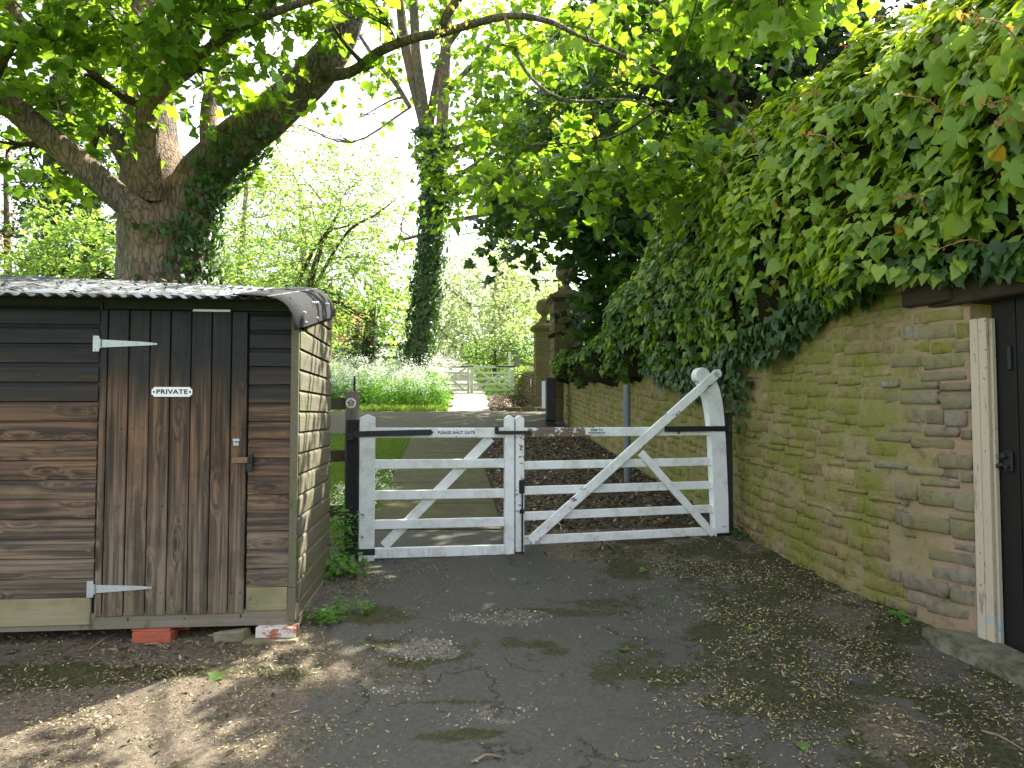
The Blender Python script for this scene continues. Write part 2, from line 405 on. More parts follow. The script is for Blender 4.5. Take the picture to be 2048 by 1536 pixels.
mort = n.mix(n.mr(n.noise(wp, 7, 6, .7), .53, .66, 0, .55), mort, n.mix(1, mort, (.42, .4, .38), 'MULTIPLY'))
n.pbr(mort, .95, n.bump(f, .7, .01), spec=.1); M['mortar'] = n.m

def brick_mat(name, col, paint):
    n = N(name); wp = n.pos(); f = n.noise(wp, 30, 5, .7); c = n.mix(f, tuple(v*.75 for v in col), tuple(v*1.2 for v in col))
    c = n.mix(n.mr(n.noise(wp, 12, 5, .7), .55-paint*.12, .66-paint*.12, 0, .3+paint*.7), c, (.55, .5, .46) if paint else (.12, .08, .05))
    n.pbr(c, .9, n.bump(f, .5, .006), spec=.15); return n.m
M['brick'] = brick_mat('red_brick', (.36, .10, .055), 0)
M['brickp'] = brick_mat('paint_flecked_brick', (.33, .11, .07), 1)
n = N('house_brick'); wp = n.pos(); bt = n.n('ShaderNodeTexBrick'); n.l(n.vmul(n.comb(n.sep(wp)[0], n.sep(wp)[2], 0), (1, 1, 1)), bt.inputs[0])
bt.inputs['Color1'].default_value = (.5, .2, .09, 1); bt.inputs['Color2'].default_value = (.42, .15, .07, 1); bt.inputs['Mortar'].default_value = (.45, .38, .3, 1)
bt.inputs['Scale'].default_value = 4.4; bt.inputs['Mortar Size'].default_value = .012
n.pbr(bt.outputs[0], .9); M['housebrick'] = n.m
n = N('slate'); n.pbr(n.mix(n.noise(n.pos(), 6, 4), (.16, .2, .25), (.28, .33, .38)), .5); M['slate'] = n.m
n = N('window_glass'); n.pbr((.03, .04, .05), .08, spec=.6); M['glass'] = n.m
n = N('white_trim'); n.pbr((.75, .75, .74), .5); M['trim'] = n.m

# jamb: cream paint flaking
n = N('flaking_cream_jamb'); wp = n.pos(); f = n.noise(n.vmul(wp, (20, 20, 3)), 1, 6, .7)
c = n.mix(n.mr(f, .56, .64), (.47, .39, .29), (.28, .2, .14))
bl = n.math('MULTIPLY', n.mr(n.sep(wp)[2], .45, .72, 1, 0), n.mr(n.noise(wp, 9, 4), .48, .55, 0, .6))
c = n.mix(bl, c, (.2, .38, .45)); c = n.mix(n.mr(n.noise(wp, 50, 3), .66, .72), c, (.12, .08, .06))
n.pbr(c, .8, n.bump(f, .4, .006)); M['jamb'] = n.m
n = N('dark_door_paint'); f = n.noise(n.vmul(n.pos(), (20, 20, 2)), 1, 4)
n.pbr(n.mix(f, (.006, .005, .004), (.014, .012, .009)), .7, n.bump(f, .3, .004)); M['darkdoor'] = n.m
n = N('dark_lintel_oak'); f = n.noise(n.vmul(n.pos(), (12, 12, 40)), 1, 5)
n.pbr(n.mix(f, (.018, .012, .008), (.05, .035, .022)), .85, n.bump(f, .6, .008)); M['lintel'] = n.m

# ground materials
def ground_base(n, wp):
    return n.noise(wp, 4, 7, .7), n.noise(wp, 40, 5, .75), n.noise(wp, 160, 3, .7), n.noise(wp, 1.1, 4)
n = N('worn_asphalt'); wp = n.pos(); a, b, c, d = ground_base(n, wp); z = n.n('ShaderNodeAttribute', attribute_name='zone', attribute_type='GEOMETRY')
zs = n.n('ShaderNodeSeparateColor'); n.l(z.outputs['Color'], zs.inputs[0]); dirt, moss, grav = zs.outputs[0], zs.outputs[1], zs.outputs[2]
asph = n.mix(n.mr(b, .3, .7), (.060, .057, .048), (.106, .101, .085))
asph = n.mix(n.mr(c, .6, .72, 0, .6), asph, (.2, .195, .18)); asph = n.mix(n.mr(d, .4, .65, 0, .4), asph, (.062, .06, .052))
asph = n.mix(n.mr(a, .55, .7, 0, .4), asph, (.12, .11, .095))
crk = n.n('ShaderNodeTexVoronoi', feature='DISTANCE_TO_EDGE'); n.l(n.vadd(n.vmul(wp, (1.3, 1.3, 1.3)), n.noise(wp, 2.5, 5, .6, out=1)), crk.inputs['Vector']); crk.inputs['Scale'].default_value = .9
ck = n.math('MULTIPLY', n.mr(crk.outputs[0], .0, .02, 1, 0), n.mr(n.noise(wp, 1.7, 2), .5, .6))
asph = n.mix(n.math('MULTIPLY', ck, .75), asph, (.022, .024, .015))
soil = n.mix(n.mr(b, .3, .7), (.06, .047, .034), (.17, .135, .095))
soil = n.mix(n.mr(c, .55, .7, 0, .8), soil, (.27, .22, .14)); soil = n.mix(n.mr(a, .5, .65, 0, .5), soil, (.05, .05, .02))
mo = n.mix(n.mr(b, .35, .65), (.016, .019, .007), (.06, .062, .017)); mo = n.mix(n.mr(c, .58, .7, 0, .7), mo, (.16, .15, .05))
edge = n.math('MULTIPLY', n.math('SUBTRACT', n.noise(wp, 13, 8, .85), .5), 1.7)
col = n.mix(n.mr(n.math('ADD', dirt, edge), .38, .58), asph, soil)
col = n.mix(n.mr(n.math('ADD', moss, edge), .42, .62, 0, .88), col, mo)
gr = n.mix(n.mr(b, .35, .65), (.06, .05, .04), (.20, .175, .145)); gr = n.mix(n.mr(c, .55, .66, 0, .8), gr, (.3, .27, .23))
gf = n.mr(n.math('ADD', grav, n.math('MULTIPLY', edge, 1.3)), .5, .75)
col = n.mix(gf, col, gr)
h = n.math('ADD', n.math('MULTIPLY', b, 1.0), n.math('MULTIPLY', c, .5)); h = n.math('SUBTRACT', h, n.math('MULTIPLY', ck, .8))
n.pbr(col, n.mr(b, .3, .7, .75, .95), n.bump(h, .75, .012), spec=.2); M['asphalt'] = n.m

n = N('earth'); wp = n.pos(); a, b, c, d = ground_base(n, wp)
col = n.mix(n.mr(b, .3, .7), (.035, .03, .022), (.10, .085, .06)); col = n.mix(n.mr(a, .5, .65, 0, .6), col, (.05, .06, .02))
n.pbr(col, .95, n.bump(b, .8, .02), spec=.1); M['earth'] = n.m
n = N('grassy_ground'); wp = n.pos(); a, b, c, d = ground_base(n, wp)
col = n.mix(n.mr(b, .3, .7), (.04, .085, .015), (.09, .16, .03)); col = n.mix(n.mr(d, .4, .65), col, (.12, .17, .05))
n.pbr(col, .95, n.bump(b, .6, .03), spec=.1); M['turf'] = n.m
n = N('mossy_concrete'); wp = n.pos(); a, b, c, d = ground_base(n, wp)
col = n.mix(n.mr(b, .3, .7), (.045, .041, .022), (.088, .080, .045)); col = n.mix(n.mr(a, .42, .62, 0, .75), col, (.085, .092, .03))
x, y, z = n.sep(wp)
n.pbr(col, .92, n.bump(b, .6, .008), spec=.15); M['concrete'] = n.m
n = N('doorstep_concrete'); wp = n.pos(); n.pbr(n.mix(n.mr(n.noise(wp, 9, 7, .75), .35, .65), (.07, .075, .035), (.2, .19, .14)), .9, n.bump(n.noise(wp, 40, 5, .7), .6, .008), spec=.15); M['step'] = n.m
n = N('lane_tarmac'); wp = n.pos(); a, b, c, d = ground_base(n, wp)
col = n.mix(n.mr(b, .3, .7), (.045, .042, .028), (.082, .076, .052)); col = n.mix(n.mr(a, .48, .68, 0, .6), col, (.085, .085, .035))
n.pbr(col, .92, n.bump(b, .5, .01), spec=.15); M['lane'] = n.m
n = N('pale_path'); wp = n.pos(); a, b, c, d = ground_base(n, wp)
n.pbr(n.mix(n.mr(b, .3, .7), (.22, .19, .16), (.34, .30, .26)), .92, n.bump(b, .5, .01), spec=.15); M['path'] = n.m
n = N('litter_flakes'); r = n.irand()
n.pbr(n.ramp(r, [(0, (.06, .04, .025)), (.35, (.17, .125, .075)), (.65, (.30, .235, .14)), (.85, (.31, .31, .09)), (1, (.45, .39, .27))]), .85, spec=.2); M['litter'] = n.m
n = N('brown_litter'); r = n.irand()
n.pbr(n.ramp(r, [(0, (.03, .022, .014)), (.5, (.09, .06, .035)), (.85, (.2, .15, .09)), (1, (.36, .29, .18))]), .85, spec=.2); M['litterb'] = n.m
n = N('pebble_stone'); r = n.irand()
n.pbr(n.ramp(r, [(0, (.12, .10, .08)), (.5, (.27, .24, .2)), (.9, (.36, .33, .29)), (1, (.6, .58, .53))]), .85, spec=.2); M['pebble'] = n.m
n = N('dead_stick'); n.pbr(n.mix(n.noise(n.pos(), 30, 4), (.12, .08, .05), (.3, .23, .15)), .9); M['stick'] = n.m
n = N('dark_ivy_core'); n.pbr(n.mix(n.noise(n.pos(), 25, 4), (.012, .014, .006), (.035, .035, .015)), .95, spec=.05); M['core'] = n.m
n = N('yellow_leaf'); n.pbr((.5, .28, .02), .6); M['yellow'] = n.m
n = N('far_field'); n.pbr((.35, .38, .12), .9); M['field'] = n.m

# ------------------------------------------------------------------ leaves
def outline_leaf(half, cx=.38, fold=.22, droop=.25, curl=0):
    """half: (x,y) outline from base to tip, x>=0; fan triangles; y = tip direction, z = normal"""
    pts = list(half)+[(-x, y) for x, y in reversed(half) if x > 1e-6]
    V = [(0, cx, -.02)]+[(x, y, abs(x)*fold-droop*y*y+curl*abs(x)*x) for x, y in pts]
    k = len(pts); F = [(0, 1+i, 1+(i+1) % k) for i in range(k)]
    return np.array(V, float), np.array(F)
L_SIMPLE = (np.array([(0, 0, 0), (.3, .45, .07), (0, 1, -.12), (-.3, .45, .07)], float), np.array([(0, 1, 2), (0, 2, 3)]))
L_HEART = outline_leaf([(0, 0), (.3, -.1), (.46, .12), (.42, .4), (.2, .72), (0, 1)])
L_IVY = outline_leaf([(0, 0), (.24, -.12), (.52, .04), (.34, .28), (.40, .46), (.18, .64), (0, 1)])
L_SYC = outline_leaf([(0, 0), (.24, -.13), (.50, -.02), (.47, .16), (.66, .48), (.46, .55), (.36, .58), (.26, .80), (0, 1.02)], .3, .24, .3, .15)
def creeper_template():
    V = []; F = []
    for ang, ln in ((0, 1), (55, .9), (-55, .9), (112, .62), (-112, .62)):
        a = math.radians(ang); v, f = outline_leaf([(0, 0), (.10, .16), (.24, .5), (.17, .8), (0, 1)], .5, .3, .3)
        v = v*ln; x = v[:, 0]*math.cos(a)+v[:, 1]*math.sin(a); y = -v[:, 0]*math.sin(a)+v[:, 1]*math.cos(a)
        F += (f+len(V)).tolist(); V += np.stack([x, y, v[:, 2]], 1).tolist()
    return np.array(V), np.array(F)
L_CREEP = creeper_template()

def frames(Nn, D):
    Nn = norm(Nn); D = norm(D-Nn*np.sum(D*Nn, 1, keepdims=True)); X = np.cross(D, Nn); return X, D, Nn
def leaf_geo(Pn, Nn, D, S, tpl):
    V, F = tpl; X, Dd, Z = frames(Nn, D); S = np.asarray(S)[:, None, None]
    W = Pn[:, None, :]+S*(V[None, :, 0:1]*X[:, None, :]+V[None, :, 1:2]*Dd[:, None, :]+V[None, :, 2:3]*Z[:, None, :])
    FF = F[None]+(np.arange(len(Pn))*len(V))[:, None, None]
    return W.reshape(-1, 3), FF.reshape(-1, F.shape[1])
def in_frame_score(Pn, S):
    d = Pn-np.array([0, 0, EYE]); c, s_ = math.cos(TH), math.sin(TH)
    f = d[:, 1]*c+d[:, 2]*s_; u = -d[:, 1]*s_+d[:, 2]*c
    ok = (f > .5) & (np.abs(d[:, 0]/np.maximum(f, .1)) < .70) & (np.abs(u/np.maximum(f, .1)) < .52)
    return np.where(ok, S/np.maximum(f, .1), 0)
def add_leaves(root, name, mat, Pn, Nn, D, S, tpl, singles=0, single_name='leaf', score=None):
    """the leaves that show largest become objects of their own, the rest one mesh"""
    Pn = np.asarray(Pn, float); S = np.asarray(S, float)
    keep = np.ones(len(Pn), bool)
    if singles:
        sc = in_frame_score(Pn, S)
        if score is not None: sc = sc*score
        idx = np.argsort(-sc)[:singles]; idx = idx[sc[idx] > 0]; keep[idx] = False
        me = mesh_tris(single_name, tpl[0], tpl[1], mat); X, Dd, Z = frames(Nn[idx], D[idx])
        inv = root_inv(root)
        for k, i in enumerate(idx):
            s = S[i]; o = bpy.data.objects.new(single_name, me); scene.collection.objects.link(o); o.parent = root
            x, y, z = X[k]*s, Dd[k]*s, Z[k]*s; p = Pn[i]
            o.matrix_basis = inv @ Matrix(((x[0], y[0], z[0], p[0]), (x[1], y[1], z[1], p[1]), (x[2], y[2], z[2], p[2]), (0, 0, 0, 1)))
    V, F = leaf_geo(Pn[keep], Nn[keep], D[keep], S[keep], tpl)
    o = obj(name, mesh_tris(name, V, F, mat), root, world=True); o['kind'] = 'stuff'; return o

# ------------------------------------------------------------------ branches
def catmull(pts, rad, m=5):
    pts = [np.array(p, float) for p in pts]; out = []; ro = []
    q = [2*pts[0]-pts[1]]+pts+[2*pts[-1]-pts[-2]]
    for i in range(len(pts)-1):
        a, b, c, d = q[i:i+4]
        for k in range(m):
            t = k/m
            out.append(.5*((2*b)+(-a+c)*t+(2*a-5*b+4*c-d)*t*t+(-a+3*b-3*c+d)*t**3)); ro.append(rad[i]*(1-t)+rad[i+1]*t)
    out.append(pts[-1]); ro.append(rad[-1]); return np.array(out), np.array(ro)
def tube(pts, rad, n=8, m=5, wob=0.0, seed=0):
    """tapered bent tube -> V,F (quads)"""
    Pp, Rr = catmull(pts, rad, m); k = len(Pp)
    T = np.gradient(Pp, axis=0); T = norm(T); up = np.array([.13, .97, .2]); A = norm(np.cross(T, up)); B = np.cross(T, A)
    th = np.linspace(0, 2*np.pi, n, endpoint=False)
    rr = np.repeat(Rr[:, None], n, 1)
    if wob: rr = rr*(1+wob*(fbm(np.cos(th)[None]*1.6+5+np.zeros((k, 1)), np.sin(th)[None]*1.6+np.arange(k)[:, None]*.35, 3, seed)-.5)*2)
    V = Pp[:, None]+rr[..., None]*(np.cos(th)[None, :, None]*A[:, None]+np.sin(th)[None, :, None]*B[:, None])
    F = [(i*n+j, i*n+(j+1) % n, (i+1)*n+(j+1) % n, (i+1)*n+j) for i in range(k-1) for j in range(n)]
    return V.reshape(-1, 3), np.array(F)
class Geo:
    def __init__(s): s.V = []; s.F = []; s.n = 0
    def add(s, V, F): s.V.append(V); s.F.append(np.asarray(F)+s.n); s.n += len(V)
    def obj(s, name, mat, root, smooth=True):
        return obj(name, mesh_tris(name, np.concatenate(s.V), np.concatenate(s.F), mat, smooth), root, world=root is not None)
def rdir(n): return norm(R.normal(size=(n, 3)))

def sprays(C, radii, count, n, L, S, droop=.25, flat=.55, out=.6, shell=.5, up=.75, cull=None):
    """leafy twigs filling an ellipsoid: returns leaf pos/normal/dir/size and twig segments"""
    C = np.asarray(C, float); rd = rdir(count); rad = R.uniform(shell, 1, size=(count, 1))**.7
    O = C+rd*rad*np.asarray(radii)
    d = norm(rd*out+rdir(count)*.7); d[:, 2] *= flat; d[:, 2] += .05; d = norm(d)
    if cull is not None:
        m = cull(O); O = O[m]; d = d[m]
    c = len(O)
    if c == 0: return None
    t = R.uniform(.12, 1, size=(c, n)); side = np.where(R.rand(c, n) < .5, -1, 1)
    perp = norm(np.cross(d, np.array([0, 0, 1.]))+1e-6)
    Ln = L*R.uniform(.6, 1.25, size=(c, 1))
    off = side*R.uniform(.03, .38, size=(c, n))*(1.15-.7*t)
    Pn = O[:, None]+d[:, None]*(Ln*t)[..., None]+perp[:, None]*(off*Ln)[..., None]
    Pn[..., 2] -= droop*Ln*t*t+np.abs(off)*Ln*.15; Pn += R.normal(size=Pn.shape)*L*.05
    D = norm(d[:, None]*.8+perp[:, None]*(side*.8)[..., None]+R.normal(size=Pn.shape)*.45); D[..., 2] -= .35
    Nn = R.normal(size=Pn.shape)*.55; Nn[..., 2] += up
    Sz = S*R.uniform(.55, 1.2, size=(c, n))
    E = O+d*Ln; E[:, 2] -= droop*Ln[:, 0]
    return Pn.reshape(-1, 3), norm(Nn.reshape(-1, 3)), norm(D.reshape(-1, 3)), Sz.reshape(-1), O, E
def twigs_geo(O, E, r):
    """three-sided bent twigs"""
    c = len(O); mid = (O+E)/2; mid[:, 2] += .06*np.linalg.norm(E-O, axis=1); T = norm(E-O)
    A = norm(np.cross(T, np.array([0.1, .2, 1.]))); B = np.cross(T, A)
    V = np.zeros((c, 3, 3, 3)); th = np.array([0, 2.1, 4.2])
    for k, (p, rr) in enumerate(((O, r), (mid, r*.75), (E, r*.3))):
        V[:, k] = p[:, None]+rr*(np.cos(th)[None, :, None]*A[:, None]+np.sin(th)[None, :, None]*B[:, None])
    f = [(k*3+j, k*3+(j+1) % 3, (k+1)*3+(j+1) % 3, (k+1)*3+j) for k in range(2) for j in range(3)]
    F = np.array(f)[None]+(np.arange(c)*9)[:, None, None]
    return V.reshape(-1, 3), F.reshape(-1, 4)

def make_tree(name, label, cat, base, limbs, blobs, leafmat, barkmat, tpl=L_SIMPLE, group=None, S=.1, L=.6, n=12, droop=.25,
              singles=0, twigr=.006, wob=.12, nb=7, sides=10, up=.75, cull=None, mat2=None, crown='crown', connect=True, trunkname='trunk'):
    root = thing(name, label, cat, tuple(float(v) for v in base), group=group)
    tg = Geo(); nodes = []
    for i, (pts, rad) in enumerate(limbs):
        v, f = tube(pts, rad, sides if max(rad) > .1 else 7, 5, wob, i); tg.add(v, f)
        cp, cr = catmull(pts, rad, 5); nodes += [(p, r) for p, r in zip(cp, cr)]
    NP = np.array([p for p, r in nodes]) if nodes else np.zeros((0, 3)); NR = np.array([r for p, r in nodes])
    if limbs: tg.obj(trunkname, barkmat, root)
    bgm = Geo(); LP = []; 
    for bi, b in enumerate(blobs):
        C, rad, cnt = b[:3]; kw = b[3] if len(b) > 3 else {}
        s = sprays(C, rad, cnt, n, L, S, droop=droop, up=up, cull=cull, **kw)
        if s is None: continue
        LP.append(s[:4]); O, E = s[4], s[5]
        v, f = twigs_geo(O, E, twigr); bgm.add(v, f)
        if connect and len(NP):
            C = np.array(C); w_ = np.linalg.norm(NP-C, axis=1)+np.where(NP[:, 2] > C[2]+.3*rad[2], 2.0, 0)
            j = int(np.argmin(w_)); r0 = max(min(NR[j]*.5, .05+.012*np.linalg.norm(rad)), twigr*2.5)
            a = NP[j]; md = (a+C)/2+R.normal(size=3)*np.linalg.norm(C-a)*.1
            v, f = tube([a, md, C], [r0, r0*.75, r0*.5], 6, 4); bgm.add(v, f)
            for q in R.choice(len(O), min(nb, len(O)), replace=False):
                m2 = (C+O[q])/2+R.normal(size=3)*.12*np.linalg.norm(O[q]-C)
                st = md if R.rand() < .4 else C
                v, f = tube([st, m2, O[q]], [r0*.45, r0*.3, twigr], 4, 4); bgm.add(v, f)
    if bgm.V: bgm.obj('branches', barkmat if mat2 is None else mat2, root)['kind'] = 'stuff'
    if LP:
        Pn, Nn, D, Sz = [np.concatenate([q[i] for q in LP]) for i in range(4)]
        add_leaves(root, crown, leafmat, Pn, Nn, D, Sz, tpl, singles)
    return root, (NP, NR)
def ivy_on(root, NPR, density, mat, thick=.06, S=.07, sel=None, name='ivy', tpl=L_IVY, wmul=1.0):
    """ivy leaves wrapped round the parts of trunk chosen by sel(P, normal)"""
    NP, NR = NPR; seg = np.linalg.norm(np.diff(NP, axis=0), axis=1); ok = seg < 1.6
    area = np.where(ok, seg*(NR[:-1]+NR[1:])*math.pi*wmul, 0); cnt = R.poisson(area*density)
    Pn = []; Nn = []
    for i in np.nonzero(cnt)[0]:
        T = norm(NP[i+1]-NP[i]); A = norm(np.cross(T, [.13, .97, .2])); B = np.cross(T, A); c = cnt[i]
        t = R.rand(c, 1); th = R.rand(c, 1)*2*np.pi; nn = np.cos(th)*A+np.sin(th)*B
        r = NR[i]*(1-t)+NR[i+1]*t+thick*R.rand(c, 1)**.8*(.35+1.3*vnoise(th*1.5+3, (NP[i][2]+t*seg[i])*1.6, 3))
        Pn.append(NP[i]*(1-t)+NP[i+1]*t+nn*r); Nn.append(nn)
    Pn = np.concatenate(Pn); Nn = np.concatenate(Nn)
    if sel is not None:
        m = sel(Pn, Nn); Pn = Pn[m]; Nn = Nn[m]
    D = np.zeros_like(Pn); D[:, 2] = -1; D += R.normal(size=D.shape)*.35
    Nn = norm(Nn+R.normal(size=Nn.shape)*.38+np.array([0, 0, .25]))
    return add_leaves(root, name, mat, Pn, Nn, D, S*R.uniform(.6, 1.2, len(Pn)), tpl)

# ------------------------------------------------------------------ the ground
def sheet(name, xs, ys, dz, mat, zfun=None, kind='structure', attr=None, keep=None):
    X, Y = np.meshgrid(xs, ys); Z = G(X, Y)+dz
    if zfun is not None: Z = Z+zfun(X, Y)
    nx = len(xs); V = np.stack([X, Y, Z], -1).reshape(-1, 3)
    i, j = np.meshgrid(np.arange(nx-1), np.arange(len(ys)-1)); a = (j*nx+i).ravel()
    F = np.stack([a, a+1, a+1+nx, a+nx], 1)
    if keep is not None: F = F[keep(V[F].mean(1))]
    at = ('zone', attr(X, Y)) if attr else None
    o = obj(name, mesh_tris(name, V, F, mat, True, at)); o['kind'] = kind; return o
def strip(name, left, right, dz, mat, m=8, wob=0, kind='structure'):
    """sheet between two polylines with the same number of points, draped on the ground"""
    V = []; Lp = np.array(left, float); Rp = np.array(right, float); k = len(Lp); ss = []
    for i in range(k-1):
        for t in np.linspace(0, 1, 24, endpoint=(i == k-2)): ss.append((Lp[i]*(1-t)+Lp[i+1]*t, Rp[i]*(1-t)+Rp[i+1]*t))
    for q, (a, b) in enumerate(ss):
        e1 = wob*(vnoise(q*.7, 1.5, 3)-.5); e2 = wob*(vnoise(q*.7, 7.5, 4)-.5)
        for u in np.linspace(0, 1, m+1):
            p = a*(1-u)+b*u; p = p+(b-a)/np.linalg.norm(b-a)*(e1*(1-u)+e2*u); V.append((p[0], p[1], g(*p)+dz))
    n1 = m+1; F = [(r*n1+c, r*n1+c+1, (r+1)*n1+c+1, (r+1)*n1+c) for r in range(len(ss)-1) for c in range(m)]
    o = obj(name, mesh_tris(name, np.array(V), np.array(F), mat, True)); o['kind'] = kind; return o

ys = np.concatenate([np.linspace(-40, 0, 14), np.linspace(.5, 34, 90), np.linspace(36, 175, 60), np.linspace(185, 500, 16)])
xs = np.concatenate([np.linspace(-400, -40, 14), np.linspace(-37, 37, 60), np.linspace(40, 400, 14)])
bump_ = lambda X, Y: (fbm(X*.5, Y*.5, 3, 5)-.5)*.12*np.clip((np.abs(X)-2.2)/3, 0, 1)-.03*(np.abs(X) < 5)*(Y < 9)
sheet('ground', xs, ys, -.02, M['turf'], bump_)

def zone(X, Y):
    n1 = fbm(X*1.3, Y*1.3, 4, 11); n2 = fbm(X*3.5, Y*3.5, 4, 21)
    # soil along the shed and towards the lower left; litter bank on the right
    dl = np.clip((-.35-.20*(Y-3)-X-(n1-.5)*1.6)/.8, 0, 1)*np.clip((5.2-Y)/.8, 0, 1)
    wallx = 2.08-.08*(Y-6.8); right = .55+.25*(Y-3)*0+.10*np.sin(Y*2.1)
    dr = np.clip((X-(1.15+.10*(4.8-Y))-(n1-.5)*1.3)/.5, 0, 1)*np.clip((X-.2)/.4, 0, 1)
    dr = np.where((X > 1.75+.0*Y) & (Y < 4.2), dr*.35+.1, dr*.8)
    gate = np.clip((Y-5.55)/.3, 0, 1)*np.clip((X-.15)/.3, 0, 1)
    dirt = np.maximum.reduce([dl, dr, gate])
    moss = np.clip((n1-.5)*2.2, 0, .5)*.6+.8*np.clip((X-.5-(n1-.5)*1.6)/.6, 0, 1)*np.clip(n2*2.4-.5, 0, 1)+.25*np.clip((-.9-X)/1., 0, 1)*np.clip(n2*3-1.3, 0, 1)
    moss = np.maximum(moss, np.clip(1-np.hypot((X-1.6)/1.0, (Y-5.0)/.9), 0, 1)*1.1*np.clip(n2*2-.3, 0, 1))
    for (mx, my, rx, ry, a_) in ((-.55, 4.12, .5, .16, 1.), (-.45, 3.95, .35, .2, .9), (.05, 4.08, .2, .12, .9), (-.1, 3.15, .28, .08, .9), (-.25, 3.45, .3, .05, .8), (.2, 4.0, .14, .1, .7), (.1, 4.6, .9, .12, .7), (-.75, 4.5, .45, .25, .8), (.6, 4.75, .4, .15, .6), (-1.4, 3.75, .8, .12, .8), (-2.4, 3.7, .8, .2, 1)):
        moss = np.maximum(moss, a_*np.clip(1.25-np.hypot((X-mx)/rx, (Y-my)/ry)-(n2-.5)*1.5, 0, 1))
    grav = np.zeros_like(X)
    for (mx, my, rx, ry, a_) in ((-.5, 4.12, .24, .2, 1.2), (-.25, 4.55, .55, .17, .65), (-.05, 3.33, .4, .15, .6), (-.62, 3.6, .2, .06, .6)):
        grav = np.maximum(grav, a_*np.clip(1.4-np.hypot((X-mx)/rx, (Y-my)/ry)-(n2-.5)*1.8, 0, 1))
    return np.stack([dirt, moss, grav, np.ones_like(X)], -1)
def fz(X, Y):
    zz = zone(X, Y); h = (fbm(X*2, Y*2, 4, 31)-.5)*.022+(fbm(X*14, Y*14, 3, 41)-.5)*.008*(.4+zz[..., 0]+zz[..., 1])
    h = h-.018*np.clip(zz[..., 2], 0, 1)+zz[..., 1]*.004+.02*np.clip(zz[..., 0], 0, 1)*np.clip((X-.4)/1, 0, 1)
    return h+(vnoise(X*60, Y*60, 5)-.5)*.006*np.clip(zz[..., 2], 0, 1)
sheet('forecourt', np.arange(-5.2, 3.6, .024), np.arange(1.6, 6.75, .024), .012, M['asphalt'], fz, attr=zone)
def fh(x, y):
    x = np.asarray(x, float); y = np.asarray(y, float); return G(x, y)+.012+fz(x, y)

# leaf mulch each side of the drive, the drive in cast bays, the lane across and the path beyond
strip('verge_soil', [(-.35, 6.70), (-.45, 14.3)], [(3.2, 6.70), (3.2, 14.3)], .004, M['earth'], 10)
def bay(y0, y1, i):
    xl = lambda y: -1.27-.083*(y-5.84); xr = lambda y: -.02-.083*(y-5.84)
    mb = MB(); mb.bm.free(); mb.bm = bmesh.new()
    k = 6; top = []; bot = []
    ring = [(xl(y0), y0), (xr(y0), y0)]+[(xr(y0+(y1-y0)*t/k), y0+(y1-y0)*t/k) for t in range(1, k+1)]+[(xl(y1-(y1-y0)*t/k), y1-(y1-y0)*t/k) for t in range(0, k)]
    ring = [(x+random.uniform(-.006, .006), y) for x, y in ring]
    tp = [mb.bm.verts.new((x, y, g(x, y)+.028)) for x, y in ring]; bt = [mb.bm.verts.new((x, y, g(x, y)-.04)) for x, y in ring]
    mb.bm.faces.new(tp)
    for q in range(len(tp)): mb.bm.faces.new((tp[q], bt[q], bt[(q+1) % len(tp)], tp[(q+1) % len(tp)]))
    return mb.mesh('slab', M['concrete'])
drive = thing('concrete_drive', None, None); drive['kind'] = 'structure'
del_keys = [k for k in ('label', 'category') if k in drive.keys()]
yy = 6.72
for i, ln in enumerate((1.15, 1.25, 1.3, 1.4, 1.45, 1.35)):
    y1 = min(yy+ln, 14.55); o = obj('slab', bay(yy, y1-.022, i), drive); yy = y1
strip('lane', [(-30, 14.6), (-6, 14.6), (-2.0, 14.6), (1.2, 14.6)], [(-30, 20.3), (-6, 20.3), (-2.0, 20.3), (1.2, 20.3)], .03, M['lane'], 10, .1)
strip('far_path', [(-1.78, 20.3), (-2.4, 29.5), (-3.9, 40), (-5.8, 58), (-12, 90)], [(-.62, 20.3), (-1.1, 29.5), (-2.2, 40), (-3.0, 58), (-7, 90)], .025, M['path'], 6, .25)
strip('litter_bank', [(-.6, 20.32), (-.95, 28.5)], [(2.5, 20.32), (2.5, 28.5)], .02, M['earth'], 6, .1)

# ------------------------------------------------------------------ litter, pebbles, grass (stuff)
def scatter(name, label, mat, Pn, S, aspect=.4, lift=.003, cat='litter'):
    c = len(Pn); th = R.rand(c)*2*np.pi; D = np.stack([np.cos(th), np.sin(th), R.normal(size=c)*.25], 1)
    Nn = norm(np.stack([R.normal(size=c)*.45, R.normal(size=c)*.45, np.ones(c)], 1))
    tpl = (np.array([(0, 0, 0), (aspect*.5, .4, .06), (0, 1, .0), (-aspect*.5, .5, -.03)]), np.array([(0, 1, 2), (0, 2, 3)]))
    Pn = Pn.copy(); Pn[:, 2] += lift+R.rand(c)*.004
    V, F = leaf_geo(Pn, Nn, D, S, tpl); o = obj(name, mesh_tris(name, V, F, mat)); tag(o, label, cat, kind='stuff'); return o
def pts_where(nn, x0, x1, y0, y1, dens):
    x = R.uniform(x0, x1, nn); y = R.uniform(y0, y1, nn); k = R.rand(nn) < dens(x, y); x = x[k]; y = y[k]
    return np.stack([x, y, fh(x, y)], 1)
def dlit(x, y):
    z = zone(x, y); c = fbm(x*4, y*4, 3, 61); l = np.clip((-.2-x)/1.2, 0, 1)*np.clip(c*3.4-1.2, 0, 1)*.8
    r_ = np.clip((x-.5-.12*(y-3))/.6, 0, 1)*np.clip(c*4.2-1.35, 0, 1)*np.where(x > 2.0, .6, 1)
    return np.clip(np.maximum(l, r_)+.05*(c > .5), .012, 1)*np.where(zone(x, y)[..., 2] > .5, .4, 1)
LP = pts_where(190000, -4.6, 3.3, 1.8, 5.7, dlit)
